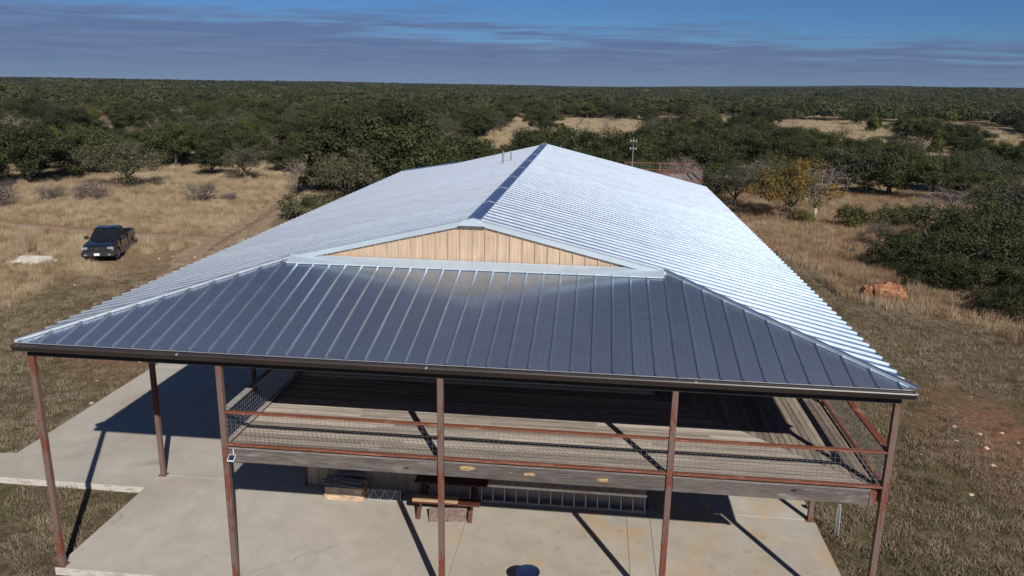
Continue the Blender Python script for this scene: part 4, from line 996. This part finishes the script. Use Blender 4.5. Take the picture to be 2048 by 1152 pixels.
plant('grey0', -44.0, 60.1, 1.08, 1.0, 'grey-leaved spreading oak standing alone in the left straw field', sz=.92)
plant('oak1', -40.6, 71.0, .66, 2.0, 'small dark oak at the field edge, left of the dirt track oaks')
plant('grey1', -35.6, 68.6, .84, .4, 'bushy grey-green oak with several stems beside the dirt track')
plant('oak3', -34.0, 76.5, .72, 4.0, 'round-topped oak behind the bushy grey-green one by the track', sz=.9)
plant('bare0', -26.9, 61.8, .8, 3.0, 'thin bare leaning tree between the dirt track and the bright juniper')
plant('jun2', -24.4, 60.6, 1.0, .5, 'bright yellow-green juniper at the left of the big oaks behind the roof', sz=.8)
plant('oak2', -20.5, 59.0, 1.45, .2, 'large dark oak directly behind the bright juniper')
plant('grey2', -19.0, 52.6, 1.0, 1.2, 'grey-green oak low against the left roof edge')
plant('oak4', -15.2, 57.5, 1.4, 2.2, 'dense dark oak behind the left rear corner of the roof')
plant('oak0', -10.0, 63.5, 1.15, 3.3, 'dark oak right of the dense one behind the left rear corner')
plant('oak5', -18.5, 68, 1.55, 1.3, 'tall dark oak in the second row behind the left rear corner')
plant('open0', -24.0, 84, 1.25, 2.3, 'open-crowned oak with pale bare trunks showing behind the roof')
plant('open0', -27.5, 92, 1.1, 5.3, 'tall loose-crowned oak farther behind the bare-trunked oak')
plant('bare1', -11.5, 66.0, .9, 1.7, 'leafless purple-grey tree right of the dark oaks behind the roof')
plant('sage0', -20.6, 46.4, 1.2, 1.0, 'wide grey-green bush beside the left roof edge, its left half')
plant('sage0', -18.2, 46.8, 1.1, 3.0, 'wide grey-green bush beside the left roof edge, its right half')
plant('brush0', -45.6, 50.7, .85, 0.4, 'low bare bush in the straw field, left of a pair')
plant('brush1', -42.3, 51.6, 1.15, 2.0, 'larger low bare bush in the straw field, right of a pair')
plant('brush1', -47.9, 46.2, 1.6, 1.1, 'big purple-grey bare bush at the left edge of the field', sz=1.0)
plant('brush0', -32.3, 52.6, 1.0, 2.8, 'upright bare bush alone in the straw field near the track', sz=1.15)
plant('brush0', -30.3, 53.6, .55, .8, 'tiny bare bush right of the upright one near the track')
plant('yellow0', 19.4, 53.4, 1.05, .6, 'oak with orange-yellow autumn leaves right of the roof')
plant('dead0', 21.8, 55.0, .78, .9, 'dead tree with pale twisted branches beside the autumn oak')
plant('olive0', 23.7, 49.9, .98, .6, 'round yellow-green bush on the dry slope right of the roof')
plant('olive0', 19.9, 51.5, .6, 2.6, 'small yellow-green bush under the autumn oak')
plant('brush1', 24.2, 46.0, .8, 1.0, 'thin bare bush in brown grass below the yellow-green bush')
plant('open0', 29.2, 71.5, .9, 1.6, 'dark oak with several leaning trunks behind the yellow-green bush')
plant('jun1', 14.2, 62.6, .9, 1.0, 'green juniper right of the viewing platform')
plant('bare1', 12.2, 66.0, 1.0, 1.2, 'pale leafless tree behind the viewing platform')
plant('grey1', 15.6, 58.5, .9, 1.5, 'dark grey-green oak left of the autumn oak')
plant('sage0', 27.2, 51.4, .9, 1.5, 'small grey-green shrub right of the yellow-green bush', sz=1.25)
for k_, (x, y, s, l) in enumerate(((-62.5, 50.5, 1.1, 'wide dark oak at the left end of the woodland edge'), (-57.5, 54.5, 1.15, 'broad dark oak at the woodland edge behind the left pair of bare bushes'), (-55.0, 60.5, 1.1, 'dark oak at the woodland edge, left of the lone grey tree'),
        (-54.5, 67.5, 1.1, 'dark oak at the woodland edge, directly behind the lone grey tree'), (-49.5, 79.0, 1.05, 'dark oak at the woodland edge, right of and behind the lone grey tree'))):
    plant(f'oak{k_ % 6}', x, y, s, k_*1.1, l)
for k_, (x, y, s, l) in enumerate(((22.6, 31.8, .72, 'shrubby dark oak just behind the orange boulders'), (24.2, 29.8, .9, 'broad dark shrub oak above the brown grass strip at the right'), (23.0, 35.0, 1.0, 'dark shrub oak behind the broad one at the right'),
        (27.0, 33.2, 1.4, 'dark shrub oak near the right picture edge'), (27.2, 39.0, 1.45, 'tall shrub oak behind the others at the right'), (30.6, 43.0, 1.3, 'large dark oak at the right where woodland begins'), (30.0, 37.0, 1.1, 'shrub oak at the far right of the near group'), (24.4, 25.6, .8, 'dark shrub oak nearest the house at the right'))):
    plant(f'shrub{k_ % 3}', x, y, s, k_*1.3, l, sz=.82, sink=.5)

# clear ground inside the woodland
def inpoly(x, y, poly):
    r = np.zeros(np.shape(x), bool); n = len(poly)
    for i in range(n):
        x1, y1 = poly[i]; x2, y2 = poly[(i+1) % n]
        c = ((y1 > y) != (y2 > y)) & (x < (x2-x1)*(y-y1)/((y2-y1)+1e-12)+x1); r ^= c
    return r
CLEAR = [[(-95, 10), (-62, 45.5), (-54, 54.5), (-51, 62), (-49, 75), (-43, 84), (-40, 94), (-40, 102), (-47, 114), (-40, 121), (-30, 108), (-28, 84), (-26.5, 66), (-23, 52), (-15, 44), (-15, -40), (-95, -40)],
         [(14, -40), (14, 56), (17, 58), (22.5, 59), (27, 68), (31, 69), (34, 60), (31, 52), (27, 46), (22.5, 37), (19.5, 31), (21, 24), (26, 18), (42, 5), (60, -40)],
         [(-16, -40), (-16, 54), (-8, 62), (16, 60), (16, -40)],
         [(-24, 92), (-24, 122), (-21, 156), (-8, 156), (-8, 110), (-13, 90)],
         [(-22, 160), (-18, 238), (12, 240), (22, 215), (12, 128), (5, 104), (-6, 104), (-12, 118)],
         [(16, 150), (20, 268), (52, 270), (46, 190), (34, 150)],
         [(40, 104), (45, 240), (70, 262), (128, 268), (118, 225), (92, 150), (62, 98)],
         [(-110, 128), (-112, 152), (-98, 152), (-90, 128)], [(-86, 100), (-86, 112), (-75, 112), (-72, 96)],
         [(118, 200), (128, 222), (150, 215), (140, 190)]]
def az_of(x, y): return np.arctan2(x-CAM.x, y-CAM.y)
def is_clear(x, y):
    # wobble the outlines so they do not look drawn
    wx = x+(fbm(x*.11+9, y*.11, 2)-.5)*5; wy = y+(fbm(x*.11, y*.11+40, 2)-.5)*5
    r = np.zeros(np.shape(x), bool)
    for p_ in CLEAR: r |= inpoly(wx, wy, p_)
    d = np.hypot(x-CAM.x, y-CAM.y); a = az_of(x, y)
    r |= (d > 950) & (d < 1500) & (a > -.09) & (a < .11) & (fbm(x/60, y/60, 2) < .62)
    pat = fbm(x/38+2, y/38+8, 2); r |= (pat < .33) & (d > 120)
    r |= (fbm(x/95+12, y/170+5, 3) < .36) & (d > 320)
    return r
AZ0, AZ1 = -.73, .52
def jitter_grid(sp, d0, d1, jit=.42):
    xs = np.arange(-d1*.75, d1*.62, sp); ys = np.arange(CAM.y+d0*.6, CAM.y+d1, sp)
    X, Y = np.meshgrid(xs, ys); X = X+rng.uniform(-jit, jit, X.shape)*sp; Y = Y+rng.uniform(-jit, jit, Y.shape)*sp
    X, Y = X.ravel(), Y.ravel(); d = np.hypot(X-CAM.x, Y-CAM.y); a = az_of(X, Y)
    k = (d > d0) & (d < d1) & (a > AZ0) & (a < AZ1); X, Y = X[k], Y[k]
    k = ~is_clear(X, Y) | ((np.hypot(X-CAM.x, Y-CAM.y) > 112) & (rng.random(len(X)) < .075)); return X[k], Y[k]
X, Y = jitter_grid(5.3, 50, 265)
# keep off the specially planted ones
spec = np.array([(o.location.x, o.location.y) for o in scene.objects if o.get('category') in ('tree', 'shrub')])
real_rng = rng
dm = np.min(np.hypot(X[:, None]-spec[None, :, 0], Y[:, None]-spec[None, :, 1]), 1); k = (dm > 3.4) & ~near_track(X, Y, 3.5); X, Y = X[k], Y[k]
D = np.hypot(X-CAM.x, Y-CAM.y); AZ = az_of(X, Y)
# trees the roof hides from every nearby standpoint are left for the mass
hid = (np.abs(X+1) < 10) & (Y < 66)
order = np.argsort(D+hid*1e4); kinds = []
mixn = fbm(X*.035+4, Y*.035+7, 2)
for i in range(len(X)):
    r = random.random(); v = mixn[i]
    if r < .10+.35*(v < .38): k_ = f'bare{random.randrange(2)}'
    elif r < .15: k_ = 'dead0'
    elif r < .24+.25*(v > .58): k_ = f'jun{random.randrange(3)}'
    elif r < .44+.2*(v > .58): k_ = f'grey{random.randrange(3)}'
    else: k_ = f'oak{random.randrange(6)}'
    kinds.append(k_)
spots_l = [('in the woodland left of the straw field', 'woodland trees left of the straw field'), ('in the woodland behind the roof', 'woodland trees behind the roof'), ('in the woodland right of the building', 'woodland trees right of the building')]
look = {'oak': 'dark live oak', 'grey': 'grey-green thin-leaved oak', 'jun': 'bright green juniper', 'bare': 'leafless grey tree', 'dead': 'dead tree with pale branches'}
cnt = 0; used = np.zeros(len(X), bool)
for i in order[:255]:
    b_ = kinds[i].rstrip('0123456789'); z = 0 if AZ[i] < -.32 else (1 if AZ[i] < .13 else 2)
    s = random.uniform(.58, 1.15)*(1 if b_ != 'jun' else .95); plant(kinds[i], X[i], Y[i], s, None, f'{look[b_]} {spots_l[z][0]}', f'{look[b_]}s, {spots_l[z][1]}', sz=random.uniform(.8, 1.0)); used[i] = True

def scatter(name, pts, rot, scl, idx, protos, kind='stuff', label=None):
    """one object: instances of the given meshes on points, through geometry nodes"""
    m = bpy.data.meshes.new(name); m.vertices.add(len(pts)); m.vertices.foreach_set('co', np.asarray(pts, np.float32).ravel())
    for nm_, arr, ty in (('rz', rot, 'FLOAT'), ('sc', scl, 'FLOAT'), ('ix', idx, 'INT')):
        at = m.attributes.new(nm_, ty, 'POINT'); at.data.foreach_set('value', np.asarray(arr, np.int32 if ty == 'INT' else np.float32))
    o = link_mesh(m, name, None, kind=kind)
    g = bpy.data.node_groups.new(name, 'GeometryNodeTree'); g.interface.new_socket('Geometry', in_out='INPUT', socket_type='NodeSocketGeometry'); g.interface.new_socket('Geometry', in_out='OUTPUT', socket_type='NodeSocketGeometry')
    N = g.nodes; L = g.links; gi = N.new('NodeGroupInput'); go = N.new('NodeGroupOutput'); jn = N.new('GeometryNodeJoinGeometry')
    def attr(nm_, ty):
        a = N.new('GeometryNodeInputNamedAttribute'); a.data_type = ty; a.inputs[0].default_value = nm_; return [s for s in a.outputs if s.enabled][0]
    rz = attr('rz', 'FLOAT'); sc = attr('sc', 'FLOAT'); ix = attr('ix', 'INT')
    cx = N.new('ShaderNodeCombineXYZ'); L.new(rz, cx.inputs[2])
    for k, pm in enumerate(protos):
        po = bpy.data.objects.new(name+'_source', pm)
        oi = N.new('GeometryNodeObjectInfo'); oi.inputs['Object'].default_value = po; oi.inputs['As Instance'].default_value = True
        cmp_ = N.new('FunctionNodeCompare'); cmp_.data_type = 'INT'; cmp_.operation = 'EQUAL'
        ii = [s for s in cmp_.inputs if s.enabled]; L.new(ix, ii[0]); ii[1].default_value = k
        ip = N.new('GeometryNodeInstanceOnPoints'); L.new(gi.outputs[0], ip.inputs['Points']); L.new(oi.outputs['Geometry'], ip.inputs['Instance'])
        L.new([s for s in cmp_.outputs if s.enabled][0], ip.inputs['Selection']); L.new(cx.outputs[0], ip.inputs['Rotation']); L.new(sc, ip.inputs['Scale']); L.new(ip.outputs[0], jn.inputs[0])
    L.new(jn.outputs[0], go.inputs[0]); md = o.modifiers.new('scatter', 'NODES'); md.node_group = g
    if label: o['label'] = label
    return o
def merged(key):
    """trunk and crown of a tree kind as one mesh with two materials, for the far wood"""
    tm, cm = PROTO[key]; bm = bmesh.new(); bm.from_mesh(tm); k = len(bm.faces)
    if cm: bm.from_mesh(cm)
    bm.faces.ensure_lookup_table()
    m = bpy.data.meshes.new(key+'_whole'); 
    for f in bm.faces[k:]: f.material_index = 1
    bm.to_mesh(m); bm.free(); m.materials.append(tm.materials[0]); m.materials.append(cm.materials[0] if cm else tm.materials[0]); return m
keys = [k for k in PROTO if k.rstrip('0123456789') in ('oak', 'grey', 'jun', 'bare', 'dead')]
rest = ~used; kx = {k: i for i, k in enumerate(keys)}
zz = terrain(X[rest], Y[rest])
scatter('woodland', np.stack([X[rest], Y[rest], zz], 1), rng.uniform(0, 6.28, rest.sum()), rng.uniform(.55, 1.12, rest.sum()), [kx[kinds[i]] for i in np.nonzero(rest)[0]], [merged(k) for k in keys],
        label='dense woodland of live oak and juniper beyond the first rows of trees')
# distant wood: coarser trees, then whole clumps
def dome_clump(name, seed, n, spread, H, leafn, leaf, mat):
    rs = np.random.default_rng(seed); cs = []; 
    for i in range(n): cs.append((rs.normal()*spread*.5, rs.normal()*spread*.5, H*(.45+.2*rs.random()), 2.0+rs.random()*1.3))
    C = []; N = []; S = []
    for (x, y, z, r) in cs:
        d = rs.normal(size=(leafn, 3)); d /= np.linalg.norm(d, axis=1, keepdims=True); d[:, 2] = np.where(d[:, 2] < -.4, -d[:, 2], d[:, 2])
        rr = r*(1+.22*np.sin(d[:, :1]*4+seed+x)*np.sin(d[:, 1:2]*5+y))
        C.append(np.array([x, y, z])+d*rr*np.array([1.15, 1.15, .82])*(rs.random((leafn, 1))**.2)); N.append(d+rs.normal(size=(leafn, 3))*.45+np.array([0, 0, .25])); S.append(leaf*(.6+.7*rs.random(leafn)))
    m = quads_mesh(name, np.concatenate(C), np.concatenate(N), np.concatenate(S), .8, seed); m.materials.append(M[mat]); return m
mid = [dome_clump('mid_tree', 200+i, 2, 2.2, 4.6, 330, .26, ('oak', 'oak', 'oakgrey', 'oak', 'juniper')[i]) for i in range(5)]
X, Y = jitter_grid(5.9, 262, 950); zz = terrain(X, Y); n = len(X)
scatter('distant_woodland', np.stack([X, Y, zz], 1), rng.uniform(0, 6.28, n), rng.uniform(.75, 1.2, n), rng.choice(5, n, p=(.3, .3, .2, .14, .06)), mid, label='distant oak woodland covering the plain')
clu = [dome_clump('far_clump', 300+i, 7, 9.0, 4.8, 120, .62, ('oak', 'oak', 'oakgrey')[i]) for i in range(3)]
X, Y = jitter_grid(12.5, 940, 4200); zz = terrain(X, Y); n = len(X)
scatter('horizon_woodland', np.stack([X, Y, zz], 1), rng.uniform(0, 6.28, n), rng.uniform(.8, 1.35, n), rng.choice(3, n, p=(.4, .35, .25)), clu, label='farthest wooded hills along the horizon')
X, Y = jitter_grid(42, 4150, 14000); zz = terrain(X, Y); n = len(X)
scatter('horizon_woodland', np.stack([X, Y, zz], 1), rng.uniform(0, 6.28, n), rng.uniform(1.3, 1.9, n), rng.choice(3, n), clu, label='hazy wooded country on the skyline')

# ------------------------------------------------------------------ grass
def tuft(name, seed, n, h, spread, w, mat, lean=.5):
    rs = np.random.default_rng(seed); V = []; F = []
    for i in range(n):
        a = rs.random()*6.28; r = spread*math.sqrt(rs.random()); x, y = r*math.cos(a), r*math.sin(a); hh = h*rs.uniform(.5, 1.15)
        b = rs.random()*6.28; l = lean*hh*rs.random(); dx, dy = math.cos(b)*l, math.sin(b)*l; c = rs.random()*6.28; wx, wy = math.cos(c)*w/2, math.sin(c)*w/2
        o = len(V); V += [(x-wx, y-wy, -.02), (x+wx, y+wy, -.02), (x+dx*.4+wx*.7, y+dy*.4+wy*.7, hh*.6), (x+dx*.4-wx*.7, y+dy*.4-wy*.7, hh*.6), (x+dx, y+dy, hh)]
        F += [(o, o+1, o+2, o+3), (o+3, o+2, o+4)]
    m = bpy.data.meshes.new(name); m.from_pydata(V, [], F); m.materials.append(M[mat]); return m
def field(area, dens, d_max=None):
    x0, x1, y0, y1 = area; n = int((x1-x0)*(y1-y0)*dens); x = rng.uniform(x0, x1, n); y = rng.uniform(y0, y1, n)
    d = np.hypot(x-CAM.x, y-CAM.y); a = az_of(x, y); k = (a > AZ0) & (a < AZ1+.05) & (d > 8)
    x, y = x[k], y[k]
    ins = ((x > -8.95) & (x < 8.95) & (y > -.2) & (y < 33)) | ((x > -13.7) & (x < -8.7) & (y > 3.4) & (y < 30)) | ((x < -13.6) & (y > 3.4) & (y < 5.0) & (x > -19.6)) | ((np.abs(x) < 9) & (y > 28) & (y < 50))
    return x[~ins], y[~ins]
def put_grass(name, x, y, protos, smin, smax, label):
    n = len(x); scatter(name, np.stack([x, y, terrain(x, y)], 1), rng.uniform(0, 6.28, n), rng.uniform(smin, smax, n), rng.choice(len(protos), n), protos, label=label)
truck_c = np.array((-27.45, 31.05)); 
def off_truck(x, y):
    c, s = math.cos(R(-71)), math.sin(R(-71)); lx = (x-truck_c[0])*c+(y-truck_c[1])*s; ly = -(x-truck_c[0])*s+(y-truck_c[1])*c
    return (np.abs(lx) > 2.6) | (np.abs(ly) > .9)
st = [tuft('straw_tuft', 1+i, 84, .46+.08*i, .46, .016, 'straw', .8) for i in range(3)]
bl = [tuft('bluestem_tuft', 11+i, 70, .62+.06*i, .38, .014, 'bluestem', .6) for i in range(2)]
lw = [tuft('lawn_tuft', 21+i, 42, .075+.02*i, .20, .014, 'lawn', 1.3) for i in range(3)]
# tall straw over the left field
x, y = field((-75, -14, 14, 112), 5.5); f = fbm(x*.28, y*.28, 3); z1 = zone_of(x, y)
k = (z1*.9+f*.5 > .72) & ~near_track(x, y, 1.25) & off_truck(x, y) & (np.hypot(x+21, y-30) > 5.0*(.6+.8*f)) & (np.hypot((x+30.4)/1.15, (y-28.1)/.8) > 1)
x, y = x[k], y[k]; put_grass('tall_grass', x, y, st+bl[:1], .40, .90, 'tall straw-coloured grass in the field left of the building')
# brown bluestem on the right slope and along its lower strip
x, y = field((12, 48, 12, 72), 5.0); f = fbm(x*.25+7, y*.25, 3); band = np.abs((y-28.8)+.78*(x-17.0)) 
strip = (band < 1.5+1.4*f) & (x > 16.3)
k = ((zone_of(x, y)*.9+f*.5 > .74) | strip) & (x+y*.02 > 13.5+2*f)
x, y = x[k], y[k]; put_grass('tall_grass', x, y, bl+st[:1], .5, 1.05, 'tall red-brown grass on the slope right of the building')
# clearings farther out
x, y = field((-50, 150, 96, 280), .55); k = is_clear(x, y); x, y = x[k], y[k]
put_grass('meadow_grass', x, y, [tuft('meadow_tuft', 31+i, 40, .6, .8, .05, 'straw', .6) for i in range(2)], .6, 1.3, 'dry grass of the clearings in the woodland')
# loose pale stones and weeds
sb = []
for i in range(3):
    bm = bmesh.new(); bmesh.ops.create_icosphere(bm, subdivisions=1, radius=.06)
    for v in bm.verts: v.co = Vector((v.co.x*random.uniform(.8, 1.4), v.co.y*random.uniform(.7, 1.2), v.co.z*random.uniform(.4, .8)))
    m = bpy.data.meshes.new('pebble'); bm.to_mesh(m); bm.free(); m.materials.append(M['limestone']); sb.append(m)
x, y = field((-40, 40, -8, 60), .5); so = soil_of(x, y); k = rng.random(len(x)) < .08+so*.8; x, y = x[k], y[k]
put_grass('loose_stones', x, y, sb, .4, 1.6, 'loose pale stones scattered over the ground')
# short mown grass round the house
x, y = field((-34, 34, -8, 42), 17); f = fbm(x*.5, y*.5, 3); so = soil_of(x, y)
k = (f+rng.random(len(x))*.5 > .42+.55*so) & (zone_of(x, y) < .75) & ~near_track(x, y, .8) & (np.abs(x) > 8.9)
x, y = x[k], y[k]; put_grass('lawn_grass', x, y, lw, .6, 1.35, 'short dry mown grass round the building')

# ------------------------------------------------------------------ thin air haze over the whole country
zmin = float(gz.min())
hz = MB().box(-23500, 23500, -23500, 23500, zmin-1.5, 15.5).build('haze', None, kind='stuff')
hm = bpy.data.materials.new('haze_air'); hm.use_nodes = True; Hn = NT(hm.node_tree)
pv = Hn.n('ShaderNodeVolumePrincipled', inp={'Color': (.36, .48, .70), 'Density': 6.0e-5, 'Anisotropy': 0.0})
ho = Hn.n('ShaderNodeOutputMaterial'); Hn.put(ho.inputs['Volume'], pv.outputs[0]); hz.data.materials.append(hm)
